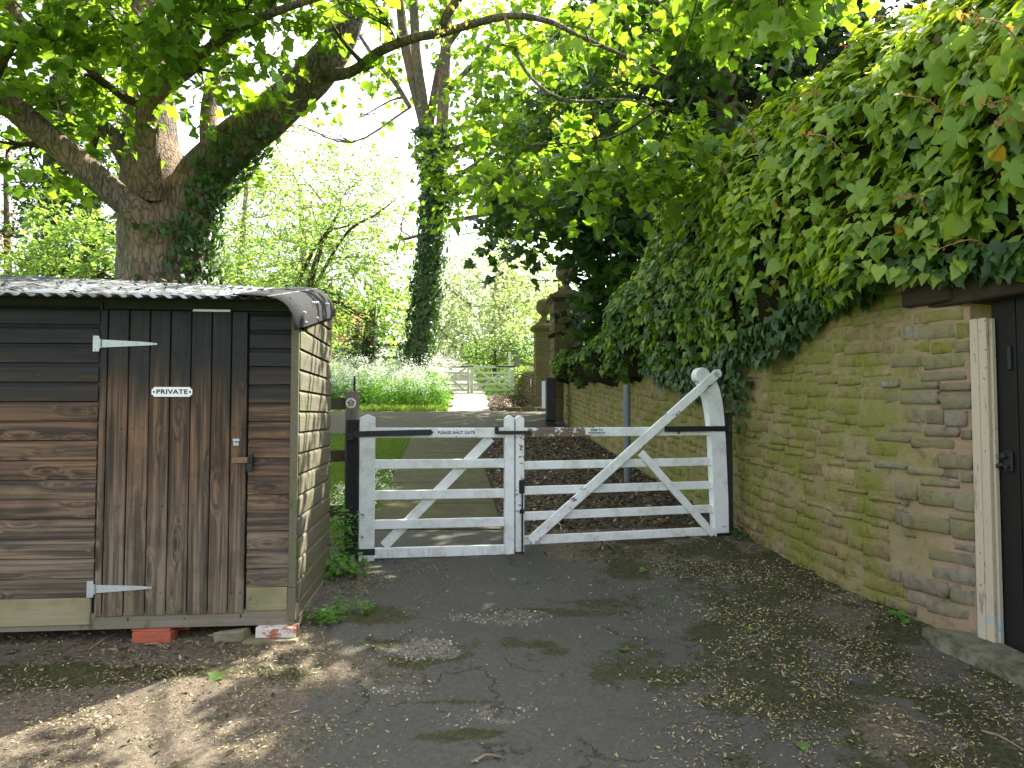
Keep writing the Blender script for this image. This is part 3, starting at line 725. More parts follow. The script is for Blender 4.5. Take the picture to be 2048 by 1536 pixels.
scatter('fallen_bracts', 'yellowish tree bracts and dry flakes scattered over the forecourt', M['litter'], LP, R.uniform(.006, .026, len(LP))*R.uniform(.6, 1.2, len(LP))*np.where(LP[:, 0] > .4, 1.15, 1), .33)
LP = pts_where(16000, -4.6, 3.3, 2.0, 6.6, lambda x, y: np.clip(zone(x, y)[..., 0]*(.25+np.clip((y-5.4)*1.2, 0, 1)+.8*(x < -1.3)*(y > 3.9)), 0.005, 1))
scatter('brown_litter', 'brown leaf fragments lying on soil along the shed and gate foot', M['litterb'], LP, R.uniform(.015, .06, len(LP)), .3)
nn = 16000; x = R.uniform(-.6, 2.2, nn); y = R.uniform(6.6, 14.3, nn); k = (x > -.05-.083*(y-5.84)) & (x < 2.1-.08*(y-6.8)); x = x[k]; y = y[k]
scatter('leaf_mulch', 'brown leaf mulch covering the strip between concrete drive and wall', M['litterb'], np.stack([x, y, G(x, y)+.006], 1), R.uniform(.03, .09, len(x)), .3)
nn = 5000; x = R.uniform(-.7, 1.2, nn); y = R.uniform(20.4, 28.3, nn); k = (x > -.72-.04*(y-20.3)+.2*R.rand(nn)); x = x[k]; y = y[k]
scatter('path_side_litter', 'brown leaf litter banked beside the far path below the pier', M['litterb'], np.stack([x, y, G(x, y)+.022], 1), R.uniform(.05, .13, len(x)), .35)
# pebbles
ico = bmesh.new(); bmesh.ops.create_icosphere(ico, subdivisions=1, radius=.5); iv = np.array([v.co[:] for v in ico.verts]); itr = np.array([[v.index for v in f.verts] for f in ico.faces]); ico.free()
PP = pts_where(26000, -4.4, 3.2, 1.9, 6.3, lambda x, y: np.clip((zone(x, y)[..., 2] > .45)*.95+zone(x, y)[..., 0]*.05+.012+.10*(y > 3.9)*(x < -1), 0, 1))
PP = PP[:6500]
V, F = leaf_geo(PP, norm(R.normal(size=PP.shape)), R.normal(size=PP.shape), R.uniform(.005, .017, len(PP))*np.where(zone(PP[:, 0], PP[:, 1])[:, 2] > .45, 1.3, 1), (iv*np.array([1, .75, .55]), itr))
tag(obj('loose_gravel', mesh_tris('gravel', V, F, M['pebble'])), 'loose gravel and small stones in the broken patches of the forecourt', 'gravel', kind='stuff')

def grass(name, label, nn, x0, x1, y0, y1, cond, h, wd):
    x = R.uniform(x0, x1, nn); y = R.uniform(y0, y1, nn); k = cond(x, y); x = x[k]; y = y[k]; c = len(x)
    Pn = np.stack([x, y, G(x, y)+bump_(x, y)*0-.01], 1)
    D = np.stack([R.normal(size=c)*.35, R.normal(size=c)*.35, np.ones(c)], 1); Nn = np.stack([R.normal(size=c), R.normal(size=c)-.8, .3+0*x], 1)
    tpl = (np.array([(-wd, 0, 0), (wd, 0, 0), (wd*.7, .55, .06), (0, 1, .25), (-wd*.7, .55, .06)]), np.array([(0, 1, 2), (0, 2, 4), (4, 2, 3)]))
    V, F = leaf_geo(Pn, Nn, D, h*R.uniform(.5, 1.3, c), tpl)
    o = obj(name, mesh_tris(name, V, F, M['grass'])); tag(o, label, 'grass', kind='stuff'); return o
gl = lambda x, y: (x < -1.28-.083*(y-5.84)-.02*R.rand(len(x))) & ((y < 14.3) | (x < -1.95-.2*R.rand(len(x)))) & ~((y > 14.55))
grass('lawn_grass', 'mown green grass left of the concrete drive', 45000, -3.6, -1.2, 6.0, 15.0, gl, .06, .09)
grass('lane_verge_grass', 'bright sunlit grass verge beyond the lane', 40000, -9, -1.6, 20.3, 30, lambda x, y: x < -1.8-.066*(y-20.3)-.25*vnoise(y*2, y*0), .13, .10)
grass('far_grass', 'sunlit grass beyond the far white gates', 30000, -9, 8, 30, 62, lambda x, y: ((x < -2.6-.12*(y-29)) | (x > -1.2-.09*(y-29)+.2)), .3, .10)
grass('wild_lawn_grass', 'rough grass behind the shed under the big tree', 16000, -14, -3.4, 6.5, 20, lambda x, y: (y < 14.4) & (R.rand(len(x)) < .7), .14, .08)

# ------------------------------------------------------------------ stone walls
def stone_variant(seed):
    rs = np.random.RandomState(seed); V = []; F = []
    cs = [(-.5, -.5), (0, -.5), (.5, -.5), (.5, 0), (.5, .5), (0, .5), (-.5, .5), (-.5, 0)]
    j = rs.uniform(-.045, .045, (8, 2))
    for (x, z), q in zip(cs, j): V.append((x+q[0]*.5, 1, z+q[1]))
    for (x, z), q in zip(cs, j): V.append((x+q[0]*.5, .22+rs.uniform(-.08, .1), z+q[1]))
    for (x, z), q in zip(cs, j): V.append((x*.84+q[0], rs.uniform(-.06, .07), z*.72+q[1]))
    V.append((rs.uniform(-.1, .1), rs.uniform(-.1, .02), rs.uniform(-.1, .1)))
    for i in range(8):
        k = (i+1) % 8; F += [(i, k, 8+k), (i, 8+k, 8+i), (8+i, 8+k, 16+k), (8+i, 16+k, 16+i), (16+i, 16+k, 24)]
    return np.array(V), np.array(F)[:, ::-1]
STV = [stone_variant(100+i) for i in range(14)]
def stone_meshes(mat):
    out = []
    for v, f in STV:
        me = mesh_tris('stone', v*np.array([1, 1, 1]), f[:, ::-1], mat); out.append(me)
    return out
def stone_wall(root, path, z0f, z1f, face, course, length, mats, limit=300, depth=.12, gap=.012, jut=.006, seedv=1, rest='rest_stones', mat_rest=None, greyf=None):
    """stones laid in courses on a polyline; face(s) stones flush, each one an object up to limit, the rest one mesh"""
    rs = np.random.RandomState(seedv); path = np.array(path, float); seg = np.linalg.norm(np.diff(path, axis=0), axis=1); cum = np.r_[0, np.cumsum(seg)]; tot = cum[-1]
    def at(s):
        i = min(np.searchsorted(cum, s, side='right')-1, len(seg)-1); t = (s-cum[i])/seg[i]; return path[i]*(1-t)+path[i+1]*t, (path[i+1]-path[i])/seg[i]
    ms = [stone_meshes(m) for m in mats]; items = []
    h = 0
    while h < 4.0:
        ch = rs.uniform(*course); s = rs.uniform(-.15, 0)
        while s < tot:
            ln = rs.uniform(*length)*(1.25 if ch > np.mean(course) else 1)
            if rs.rand() < .12: ln *= .5
            a, b = max(s, 0), min(s+ln, tot)
            if b-a > .05:
                c = (a+b)/2; p, t = at(c); zb = z0f(p[0], p[1]); zt = z1f(p[0], p[1])
                hh = ch*rs.uniform(.86, 1.0); zc = zb+h+ch/2+rs.uniform(-.004, .004)
                if zc+ch*.3 < zt: items.append((p, t, zc, b-a-gap*rs.uniform(.5, 1.6), min(hh-gap, 9), rs.randint(14), rs.rand(), rs.uniform(-jut, jut), rs.uniform(-.02, .02), c))
            s += ln
        h += ch
    cp = np.array([0, 0, EYE])
    items.sort(key=lambda q: np.linalg.norm(np.array([q[0][0], q[0][1], q[2]])-cp))
    rV = Geo(); inv = root_inv(root)
    for k, (p, t, zc, ln, hh, vi, rr, jt, rot, c) in enumerate(items):
        nin = np.array([t[1], -t[0]])*face           # into the wall
        mi = 0 if greyf is None else greyf(p, zc, rr)
        if mi < 0: continue
        if mi == 1: jt = -abs(jt)*2.2
        o3 = Vector((p[0]+nin[0]*jt, p[1]+nin[1]*jt, zc))
        X = Vector((t[0], t[1], rot)).normalized()*ln; Yv = Vector((nin[0], nin[1], 0))*depth*.35; Zv = Vector((-rot*t[0], -rot*t[1], 1)).normalized()*hh
        mt = Matrix(((X[0], Yv[0], Zv[0], o3[0]), (X[1], Yv[1], Zv[1], o3[1]), (X[2], Yv[2], Zv[2], o3[2]), (0, 0, 0, 1)))
        if k < limit:
            o = bpy.data.objects.new('stone', ms[mi][vi]); scene.collection.objects.link(o); o.parent = root; o.matrix_basis = inv @ mt
        else:
            v, f = STV[vi]; m4 = np.array(mt); rV.add(v @ m4[:3, :3].T+m4[:3, 3], f)
    if rV.V:
        o = rV.obj(rest, mats[0], root, smooth=False); o['kind'] = 'stuff'
    return len(items)
def wall_core(root, path, z0f, z1f, face, setback, thick, mat, name='mortar', step=.06, rough=.012):
    path = np.array(path, float); seg = np.linalg.norm(np.diff(path, axis=0), axis=1); cum = np.r_[0, np.cumsum(seg)]
    ss = np.linspace(0, cum[-1], max(3, int(cum[-1]/step))); nz = 34; V = []
    for q, s in enumerate(ss):
        i = min(np.searchsorted(cum, s, side='right')-1, len(seg)-1); t = (s-cum[i])/seg[i]; p = path[i]*(1-t)+path[i+1]*t; d = (path[i+1]-path[i])/seg[i]; nin = np.array([d[1], -d[0]])*face
        za, zb = z0f(*p)-.1, z1f(*p)
        row = []
        for k in range(nz):
            z = za+(zb-za)*k/(nz-1); off = setback+(fbm(s*9, z*9, 3, 9)-.5)*2*rough; row.append((*(p+nin*off), z))
        row.append((*(p+nin*(thick-.04)), zb+.03)); row.append((*(p+nin*thick), za)); V += row
    w_ = nz+2; F = [(a*w_+b, (a+1)*w_+b, (a+1)*w_+b+1, a*w_+b+1) for a in range(len(ss)-1) for b in range(w_-1)]
    e0 = list(range(w_)); e1 = [(len(ss)-1)*w_+q for q in range(w_)]
    me = bpy.data.meshes.new(name); me.from_pydata([tuple(v) for v in V], [], [tuple(f) for f in F]+[e0, e1[::-1]]); me.materials.append(mat)
    bm = bmesh.new(); bm.from_mesh(me); bmesh.ops.recalc_face_normals(bm, faces=bm.faces); bm.to_mesh(me); bm.free()
    return obj(name, me, root, world=True)

# ------------------------------------------------------------------ the stone outbuilding on the right
WP = [(2.05, 6.92), (2.07, 6.3), (2.26, 5.1), (2.47, 4.35), (2.60, 4.07)]
def wall_top(x, y): return float(np.interp(y, [3, 4.3, 5.6, 6.9], [2.50, 2.50, 2.47, 2.36]))
bld = thing('stone_outbuilding', 'old stone outbuilding wall green with algae around the dark doorway', 'building', (2.5, 4.5, g(2.5, 4.5)))
def grey(p, z, r):
    if p[1] < 4.62 and z < 1.95: return 1 if r > .28 else -1
    if p[1] < 4.5: return 1 if r > .6 else 0
    return 0
stone_wall(bld, WP, lambda x, y: g(x, y)-.03, wall_top, -1, (.045, .125), (.07, .30), [M['stone'], M['stonegrey']], 300, .12, .012, .008, 5, greyf=grey)
wall_core(bld, WP, g, wall_top, -1, .0065, .45, M['mortar'])
# flank wall behind the corner, seen only from aside, and the roof under the ivy
mb = MB(); mb.box((3.35, 6.8, 1.55), (2.3, .3, 2.1)); mb.box((4.35, 5.3, 1.4), (.3, 3.0, 2.2)); mb.build('rear_wall', M['stonedark'], bld).matrix_parent_inverse = root_inv(bld)
WA = 2.29
mb = MB(); mb.box((2.86, 3.72, 2.36), (.42, 1.9, .15), (Vector((0, 0, 1)), math.radians(14)), .01); mb.box((2.60, 4.33, 2.37), (.3, .32, .12), (Vector((0, 0, 1)), math.radians(24)), .01)
mb.build('lintel', M['lintel'], bld).matrix_parent_inverse = root_inv(bld)
fr = Matrix.Rotation(math.radians(16), 4, 'Z')
mb = MB(); z0 = g(2.64, 4.0); mb.box((2.622, 4.045, (z0+2.19)/2), (.06, .05, 2.19-z0), fr, .006); mb.box((2.628, 3.998, (z0+2.19)/2), (.03, .05, 2.19-z0), fr, .006); mb.box((2.66, 3.995, (z0+2.19)/2+.01), (.03, .05, 2.16-z0), fr, .004)
mb.build('door_jamb', M['jamb'], bld).matrix_parent_inverse = root_inv(bld)
door = bpy.data.objects.new('door', None); link(door, bld); door.location = Vector((2.70, 4.02, z0))-bld.location; door.rotation_euler = (0, 0, math.radians(14))
hd = 2.29-z0
for i in range(6):
    mb = MB(); mb.box((0, -.075-.15*i, hd/2), (.04, .143, hd), None, .004); mb.build('plank', M['darkdoor'], door)
mb = MB(); mb.box((-.035, -.10, 1.06), (.012, .05, .11), None, .003); mb.cyl((-.04, -.085, 1.09), (-.065, -.085, 1.09), .02, .016, 12); mb.cyl((-.04, -.10, 1.03), (-.06, -.10, 1.03), .015, .012, 12); mb.cyl((-.04, -.07, 1.04), (-.06, -.045, 1.03), .013, .01, 10)
mb.build('latch', M['iron'], door)
mb = MB(); mb.box((-.03, -.12, 1.62), (.02, .02, .13), None, .004); mb.build('pull_handle', M['iron'], door)
mb = MB()
for a_, r_ in ((0, 0),):
    ring = [P(1840, 1282, 4.1), P(1945, 1285, 4.0), P(1990, 1302, 3.9)]
sl = [(2.36, 4.2), (2.60, 4.12), (2.66, 3.98), (2.80, 3.2), (2.62, 3.05), (2.52, 3.35), (2.43, 3.75), (2.34, 4.0)]
t_ = [mb.bm.verts.new((x, y, g(x, y)+.075)) for x, y in sl]; b_ = [mb.bm.verts.new((x, y, g(x, y)-.05)) for x, y in sl]
mb.bm.faces.new(t_)
for i in range(len(sl)): mb.bm.faces.new((t_[i], b_[i], b_[(i+1) % len(sl)], t_[(i+1) % len(sl)]))
mb.build('doorstep', M['step'], bld).matrix_parent_inverse = root_inv(bld)
mb = MB(); mb.box((3.2, 1.6, 1.25), (.4, 2.9, 2.5), (Vector((0, 0, 1)), math.radians(9))); mb.build('near_wall', M['stonedark'], bld).matrix_parent_inverse = root_inv(bld)

# the garden wall beyond the gate
def wx(y): return 2.06-.08*(y-6.8)
GP = [(wx(6.95), 6.95), (wx(12), 12), (wx(17.2), 17.2)]
gw = thing('garden_wall', 'low mossy stone wall running back from the gate to the stone pier', 'wall', (wx(12), 12, g(0, 12)))
gt = lambda x, y: g(x, y)+1.36+.05*math.sin(y*.9)
stone_wall(gw, GP[::-1], lambda x, y: g(x, y)-.03, gt, -1, (.07, .14), (.14, .36), [M['stone'], M['stonegrey']], 300, .14, .016, .008, 8)
wall_core(gw, GP[::-1], g, gt, -1, .006, .4, M['mortar'], step=.12)

# piers with ball finials
def pier(label, x0, y0, wid, H, rz, seed, grp='stone gate piers with ball finials'):
    z = g(x0, y0)-.05; t = thing('stone_pier', label, 'pier', (x0, y0, z), rz, grp); rs = random.Random(seed)
    h = 0; k = 0
    while h < H-.02:
        ch = min(rs.uniform(.11, .2), H-h); ch = H-h if H-h-ch < .05 else ch
        sp = rs.uniform(.3, .7)
        for j, (a, b) in enumerate(((0, sp), (sp, 1))):
            mb = MB(); xa, xb = (a-.5)*wid, (b-.5)*wid; o_ = rs.uniform(-.006, .006)
            if k % 2: mb.box(((xa+xb)/2, o_, h+ch/2), (xb-xa-.012, wid+rs.uniform(-.01, .01), ch-.012), None, .012, 1, .003)
            else: mb.box((o_, (xa+xb)/2, h+ch/2), (wid+rs.uniform(-.01, .01), xb-xa-.012, ch-.012), None, .012, 1, .003)
            mb.build('stone', M['stonedark'], t)
        h += ch; k += 1
    mb = MB(); mb.box((0, 0, H/2), (wid-.04, wid-.04, H-.02)); mb.build('mortar', M['mortar'], t)
    mb = MB(); w2 = wid/2
    for (za, zb, ra, rb) in ((H, H+.07, w2+.01, w2+.07), (H+.07, H+.15, w2+.1, w2+.1), (H+.15, H+.32, w2+.06, .16)):
        va = [mb.bm.verts.new((sx*ra, sy*ra, za)) for sx, sy in ((-1, -1), (1, -1), (1, 1), (-1, 1))]; vb = [mb.bm.verts.new((sx*rb, sy*rb, zb)) for sx, sy in ((-1, -1), (1, -1), (1, 1), (-1, 1))]
        for i in range(4): mb.bm.faces.new((va[i], va[(i+1) % 4], vb[(i+1) % 4], vb[i]))
        mb.bm.faces.new(va[::-1]); mb.bm.faces.new(vb)
    mb.build('cap', M['stonedark'], t)
    mb = MB(); mb.lathe([(.17, H+.31), (.15, H+.36), (.10, H+.42), (.085, H+.47), (.11, H+.53), (.2, H+.585), (.255, H+.68), (.27, H+.78), (.25, H+.89), (.19, H+.98), (.1, H+1.035), (.02, H+1.05)], 24)
    mb.build('ball_finial', M['stonedark'], t, True); return t
pier('nearer and taller ball-topped stone pier at the end of the mossy garden wall', 1.33, 17.6, .72, 2.95, math.radians(5), 3)
pier('farther ball-topped stone pier beyond the dark gateway', 1.02, 22.6, .62, 2.4, math.radians(5), 4)
tg_ = thing('dark_gate_leaf', 'black timber gate leaf standing in the gap between the two piers', 'gate', (1.12, 19.2, g(1, 19.2)))
for i in range(5):
    mb = MB(); mb.box((.02, -.55+.25*i, 1.2), (.06, .235, 2.3), None, .006); mb.build('plank', M['darkdoor'], tg_)
bx = thing('notice_cabinet', 'tall black cabinet with a pale narrow door edge beside the nearer pier', 'cabinet', (.87, 16.3, g(.9, 16.3)))
mb = MB(); mb.box((.0, 0, .62), (.2, .5, .95), None, .01); mb.box((.0, .05, .08), (.22, .4, .3)); mb.build('body', M['blackwood'], bx)
mb = MB(); mb.box((-.155, -.1, .72), (.085, .03, .62), (Vector((0, 0, 1)), -.2), .004); mb.build('pale_panel', M['enamel'], bx)

# drystone wall beyond the piers
lw = thing('drystone_wall', 'tumbledown drystone wall between the farther pier and the far gates', 'wall', (.5, 26, g(.5, 26)))
DP = [(.68, 22.4), (.45, 26), (.22, 29.6)]
dt = lambda x, y: g(x, y)+1.15-.035*(y-22)
stone_wall(lw, DP[::-1], lambda x, y: g(x, y)-.03, dt, -1, (.09, .15), (.2, .4), [M['stonedark'], M['stonegrey']], 300, .2, .02, .02, 12)
wall_core(lw, DP[::-1], g, dt, -1, .03, .45, M['mortar'], step=.2)
mb = MB(); mb.cyl((.62, 23.0, g(0, 23)+.72), (.59, 23.0, g(0, 23)+.72), .13, n=14)
tag(mb.build('reflector_disc', M['enamel']), 'small white disc fixed to the drystone wall by the farther pier', 'reflector')
ks = thing('kerb', 'curved stone kerb edging the lane in front of the piers', 'kerb', (.5, 20.35, g(.5, 20.35)), -.05)
for i in range(4):
    mb = MB(); mb.box((-.45+.42*i, .05*i*.3, .05), (.4, .18, .2), None, .03, 2, .006); mb.build('kerbstone', M['stonedark'], ks)

# ------------------------------------------------------------------ steel pole
mb = MB(); zb = g(1.475, 9.24); mb.cyl((0, 0, -.1), (0, 0, 2.02-zb), .045, n=20); mb.cyl((0, 0, 2.02-zb), (0, 0, 2.035-zb), .045, .03, n=20)
o = mb.build('steel_pole', M['tube'], None, False); o.location = (1.475, 9.24, zb)
tag(o, 'plain grey steel pole standing in front of the garden wall', 'pole')

# ------------------------------------------------------------------ text helper
def text_mesh(s, size, mat, ext=.0008, sx=1.0, bold=0.0, spacing=1.0):
    c = bpy.data.curves.new('t', 'FONT'); c.body = s; c.size = size; c.align_x = 'CENTER'; c.align_y = 'CENTER'; c.extrude = ext; c.offset = bold; c.space_character = spacing
    c.resolution_u = 3
    o = bpy.data.objects.new('t', c); scene.collection.objects.link(o); bpy.context.view_layer.update()
    m = bpy.data.meshes.new_from_object(o.evaluated_get(bpy.context.evaluated_depsgraph_get())); bpy.data.objects.remove(o)
    for v in m.vertices:
        x, y, z = v.co; v.co = (x*sx, -z, y)
    m.materials.clear(); m.materials.append(mat); m.name = 'lettering'; return m

# ------------------------------------------------------------------ the shed
SH = (-1.257, 4.25, 0); SR = .098
shed = thing('timber_shed', 'dark stained timber shed with corrugated roof standing on bricks', 'shed', SH, SR)
W = -3.2      # left end, outside the frame
PROF = [(0, 0), (0, 0.111), (.004, .1105), (.010, .104), (.0125, .093), (.0085, .083), (-.0, .078)]
def shiplap(x0, x1, z, pitch, mat, lw=0.0):
    """horizontal board: flat face with a scooped top edge; face at y = -0.018"""
    mb = MB(); k = pitch/.111
    pr = [(-.018, .002), (-.018, .070*k), (-.0165, .082*k), (-.010, .094*k), (-.006, .104*k), (-.005, .1095*k), (.004, .1095*k), (.004, .002)]
    tl = random.uniform(-.0012, .0012); n_ = 4; rows = []
    for i in range(n_+1):
        x = x0+(x1-x0)*i/n_; dz = random.uniform(-.0008, .0008)+tl*(i-n_/2); dy = random.uniform(-.001, .001)
        rows.append([mb.bm.verts.new((x, y+dy, z+zz+dz)) for y, zz in pr])
    for a, b in zip(rows, rows[1:]):
        for i in range(len(pr)): mb.bm.faces.new((a[i], b[i], b[(i+1) % len(pr)], a[(i+1) % len(pr)]))
    mb.bm.faces.new(rows[0][::-1]); mb.bm.faces.new(rows[-1])
    return mb.build('board', mat, shed)
z = .619
for i in range(15): shiplap(W, -1.122, z+i*.1107, .1107, M['woodx'])
z = .655
for i in range(15): shiplap(-.282, -.046, z+i*.1066, .1066, M['woodx'])
def bd(name, c, d, mat, parent=shed, bev=.002, rot=None, **kw):
    mb = MB(); mb.box((0, 0, 0), d, rot, bev); o = mb.build(name, mat, parent, **kw); o.location = c; return o
bd('board', ((W-1.13)/2, -.016, .543), (-1.13-W, .022, .15), M['newwood'], bev=.003, label='greenish newer bottom board left of the door')
bd('board', (-.164, -.014, .5875), (.232, .02, .132), M['newwood'], bev=.003, label='greenish newer bottom board right of the door')
bd('base_board', ((W+0)/2, -.003, .483), (-W-.012, .03, .092), M['skid'])
bd('corner_post', (-.022, -.012, 1.46), (.044, .03, 1.62), M['sidewood'])
bd('corner_post', (-.022, -.014, .555), (.046, .034, .185), M['sidewood'])
bd('door_stop', (-1.118, .0, 1.4), (.014, .02, 1.8), M['blackwood'])
bd('header_board', ((W-.05)/2, .012, 2.305), (-W-.06, .02, .085), M['blackwood'])
for i in range(17):                                            # the right-hand side
    z = .44+i*.1235
    mb = MB(); pr = [(.018, .002), (.018, .088), (.0165, .1), (.010, .112), (.004, .1215), (-.004, .1215), (-.004, .002)]
    y0, y1 = max(.002, (z+.1235-2.25)/.2), 1.20
    if y0 > 1.15: continue
    a = [mb.bm.verts.new((x-.012, y0, zz)) for x, zz in pr]; b = [mb.bm.verts.new((x-.012, y1, zz)) for x, zz in pr]
    for q in range(len(pr)): mb.bm.faces.new((a[q], b[q], b[(q+1) % len(pr)], a[(q+1) % len(pr)]))
    mb.bm.faces.new(a); mb.bm.faces.new(b[::-1]); o = mb.build('board', M['sidewood'], shed); o.location = (0, 0, z); o.rotation_euler = (0, 0, -.0)
bd('base_board', (-.006, .61, .445), (.036, 1.18, .06), M['skid'])
# dark inside lining and back wall
bd('back_wall', ((W-.03)/2, 1.20, 1.45), (-W-.03, .03, 2.0), M['blackwood'])
bd('floor', ((W-.03)/2, .62, .50), (-W-.06, 1.1, .03), M['skid'])
bd('lining', ((W-.02)/2, .03, 1.4), (-W-.03, .01, 1.75), M['blackwood'])
# door
door = bpy.data.objects.new('door', None); link(door, shed); door.location = (-1.112, -.016, .512)
ed = [0, .042, .158, .274, .388, .503, .619, .729, .822]; dh = 1.742
for i, (a, b) in enumerate(zip(ed, ed[1:])):
    mb = MB(); yo = random.uniform(-.0015, .0015); mb.box((0, 0, 0), (b-a-.006, .018, dh+random.uniform(-.004, .004)), None, .003)
    o = mb.build('plank', M['woodz'], door); o.location = ((a+b)/2, -.003+yo, dh/2)
mb = MB(); mb.box((.41, .012, dh/2), (.80, .008, dh-.02)); mb.build('ledge_backing', M['blackwood'], door)
mb = MB(); mb.box((.615, -.012, dh+.004), (.21, .008, .013), None, .001); mb.build('paint_strip', M['enamel'], door)
def hinge(z):
    mb = MB(); mb.box((-.018, -.02, z), (.036, .006, .092), None, .0015); mb.cyl((.004, -.022, z-.028), (.004, -.022, z+.028), .007, n=10)
    mb.prism([(.008, z-.022), (.008, z+.024), (.24, z+.013), (.312, z+.006), (.318, z), (.312, z-.004), (.24, z-.009)], -.0185, -.0145)
    for x in (.05, .12, .2, .295): mb.cyl((x, -.018, z+.002), (x, -.0212, z+.002), .006, .004, 8)
    for dz in (-.032, .0, .032): mb.cyl((-.022, -.022, z+dz), (-.022, -.0252, z+dz), .006, .004, 8)
    return mb.build('strap_hinge', M['galv'], door)
hinge(2.058-.512); hinge(.668-.512)
mb = MB(); mb.box((.765, -.016, 1.505-.512), (.04, .006, .016), None, .002); mb.box((.765, -.016, 1.482-.512), (.032, .008, .02), None, .002); mb.cyl((.76, -.016, 1.49-.512), (.76, -.032, 1.49-.512), .006, n=8); mb.build('door_catch', M['galv'], door)
mb = MB(); mb.box((.795, -.02, 1.388-.512), (.105, .006, .034), None, .002); mb.cyl((.765, -.02, 1.388-.512), (.765, -.027, 1.388-.512), .006, n=8); mb.build('hasp', M['rust'], door)
pl = MB(); px_, pz_ = .848, 1.345-.512
pl.box((px_, -.035, pz_), (.034, .02, .044), None, .005, 2)
for s_ in (-1, 1): pl.cyl((px_+s_*.011, -.035, pz_+.02), (px_+s_*.011, -.035, pz_+.055), .0035, n=8)
pl.cyl((px_-.012, -.035, pz_+.056), (px_+.012, -.035, pz_+.056), .0035, n=8); pl.build('padlock', M['iron'], door)
mb = MB(); mb.box((.852, -.02, 1.39-.512), (.024, .018, .07), None, .003); mb.build('staple', M['iron'], door)
# nails / knots: small nail heads
mb = MB()
for zz in (.12, .62, 1.06, 1.5):
    for a, b in zip(ed, ed[1:]):
        for q in (.25, .75):
            if b-a > .06: mb.cyl((a+(b-a)*q, -.0105, zz+random.uniform(-.008, .008)), (a+(b-a)*q, -.0135, zz), .0032, n=6)
mb.build('nail_heads', M['iron'], door, kind='stuff')
mb = MB()
for i in range(16):
    for x_ in (-1.135, -.268, -.062):
        z_ = (.619+i*.1107 if x_ < -1 else .655+i*.1066)+.035; mb.cyl((x_, -.0175, z_), (x_, -.0205, z_), .003, n=6)
for x_ in np.arange(-3.1, 0, .31): mb.cyl((x_, -.017, .485+random.uniform(-.02, .02)), (x_, -.0205, .485), .004, n=6)
mb.build('nail_heads', M['iron'], shed, kind='stuff')
sg = bpy.data.objects.new('name_plate', None); link(sg, shed); sg.location = (-.708, -.034, 1.783)
mb = MB(); a, b, c_ = .112, .028, .012
mb.prism([(-a, -b+c_), (-a+c_*.7, -b+c_*.8), (-a+c_, -b), (a-c_, -b), (a-c_*.7, -b+c_*.8), (a, -b+c_), (a, b-c_), (a-c_*.7, b-c_*.8), (a-c_, b), (-a+c_, b), (-a+c_*.7, b-c_*.8), (-a, b-c_)], -.003, .003)
mb.build('plate', M['enamel'], sg)
o = obj('lettering', text_mesh('PRIVATE', .036, M['ink'], .0006, 1.22, .0009, 1.08), sg); o.location = (0, -.0042, 0)
mb = MB(); [mb.cyl((s_*.1, -.003, 0), (s_*.1, -.006, 0), .006, .004, 10) for s_ in (-1, 1)]; mb.build('screws', M['iron'], sg)
# corrugated roof
def roofz(x, y): return 2.357+y*(.2-x*.02)
V = []; F = []; nx = 330; xs_ = np.linspace(W-.1, -.10, nx); ys_ = [-.235, .3, .85, 1.32]
for lay in (0, 1):
    for y in ys_:
        for x in xs_: V.append((x, y+.006*math.sin(x*9), roofz(x, y)+.0095*math.sin(x*2*math.pi/.080)-lay*.0018+.004*math.sin(x*2.3)))
ny = len(ys_)
for lay in (0, 1):
    for j in range(ny-1):
        for i in range(nx-1):
            a = lay*nx*ny+j*nx+i; F.append((a, a+1, a+1+nx, a+nx) if lay == 0 else (a, a+nx, a+1+nx, a+1))
for i in range(nx-1): F.append((i, nx*ny+i, nx*ny+i+1, i+1))
o = obj('corrugated_sheet', mesh_tris('corrugated_sheet', np.array(V), np.array(F), M['corr'], False), shed)
prof = [(-.34, .011), (-.26, .014), (-.18, .010), (-.12, .004), (-.08, -.006), (-.045, -.026), (-.014, -.055), (.008, -.095), (.019, -.14), (.023, -.185)]
mb = MB(); rows = []
for lay, th_ in ((0, 0), (1, .004)):
    for y in (-.245, .1, .5, .85, 1.27):
        rows.append([mb.bm.verts.new((x+.004*math.sin(y*7)-lay*.003, y, roofz(x if x < 0 else 0, y)+zz-(lay*.004)-.012*(x > -.05)*y)) for x, zz in prof])
for lay in (0, 1):
    for j in range(4):
        a, b = rows[lay*5+j], rows[lay*5+j+1]
        for i in range(len(prof)-1): mb.bm.faces.new((a[i], a[i+1], b[i+1], b[i]) if lay == 0 else (a[i], b[i], b[i+1], a[i+1]))
for i in range(len(prof)-1): mb.bm.faces.new((rows[0][i], rows[5][i], rows[5][i+1], rows[0][i+1]))
mb.build('edge_sheet', M['felt'], shed, True, label='black sheet bent down over the right end of the roof')
mb = MB()
for y, zz in ((.05, -.10), (.05, -.16), (.45, -.06), (.45, -.16), (.52, -.06), (.95, -.09)): mb.cyl((-.01, y, roofz(0, y)+zz), (.024+(-zz-.1)*.12, y, roofz(0, y)+zz), .006, n=8)
mb.build('fixing_screws', M['enamel'], shed)
bd('fascia', ((W-.1)/2, -.10, 2.318), (-W-.12, .12, .016), M['blackwood'])
nn = 420; x = -R.rand(nn)**.8*1.9-.12; y = R.uniform(-.2, 1.35, nn); c_, s_ = math.cos(SR), math.sin(SR)
k = fbm(x*4, y*3, 3, 77) > .45; x = x[k]; y = y[k]
Pw = np.stack([SH[0]+x*c_-y*s_, SH[1]+x*s_+y*c_, 2.357+y*(.2-x*.02)+.012], 1)
scatter('roof_debris', 'dead leaves and twigs lying on the shed roof', M['litterb'], Pw, R.uniform(.015, .06, len(Pw)), .3)

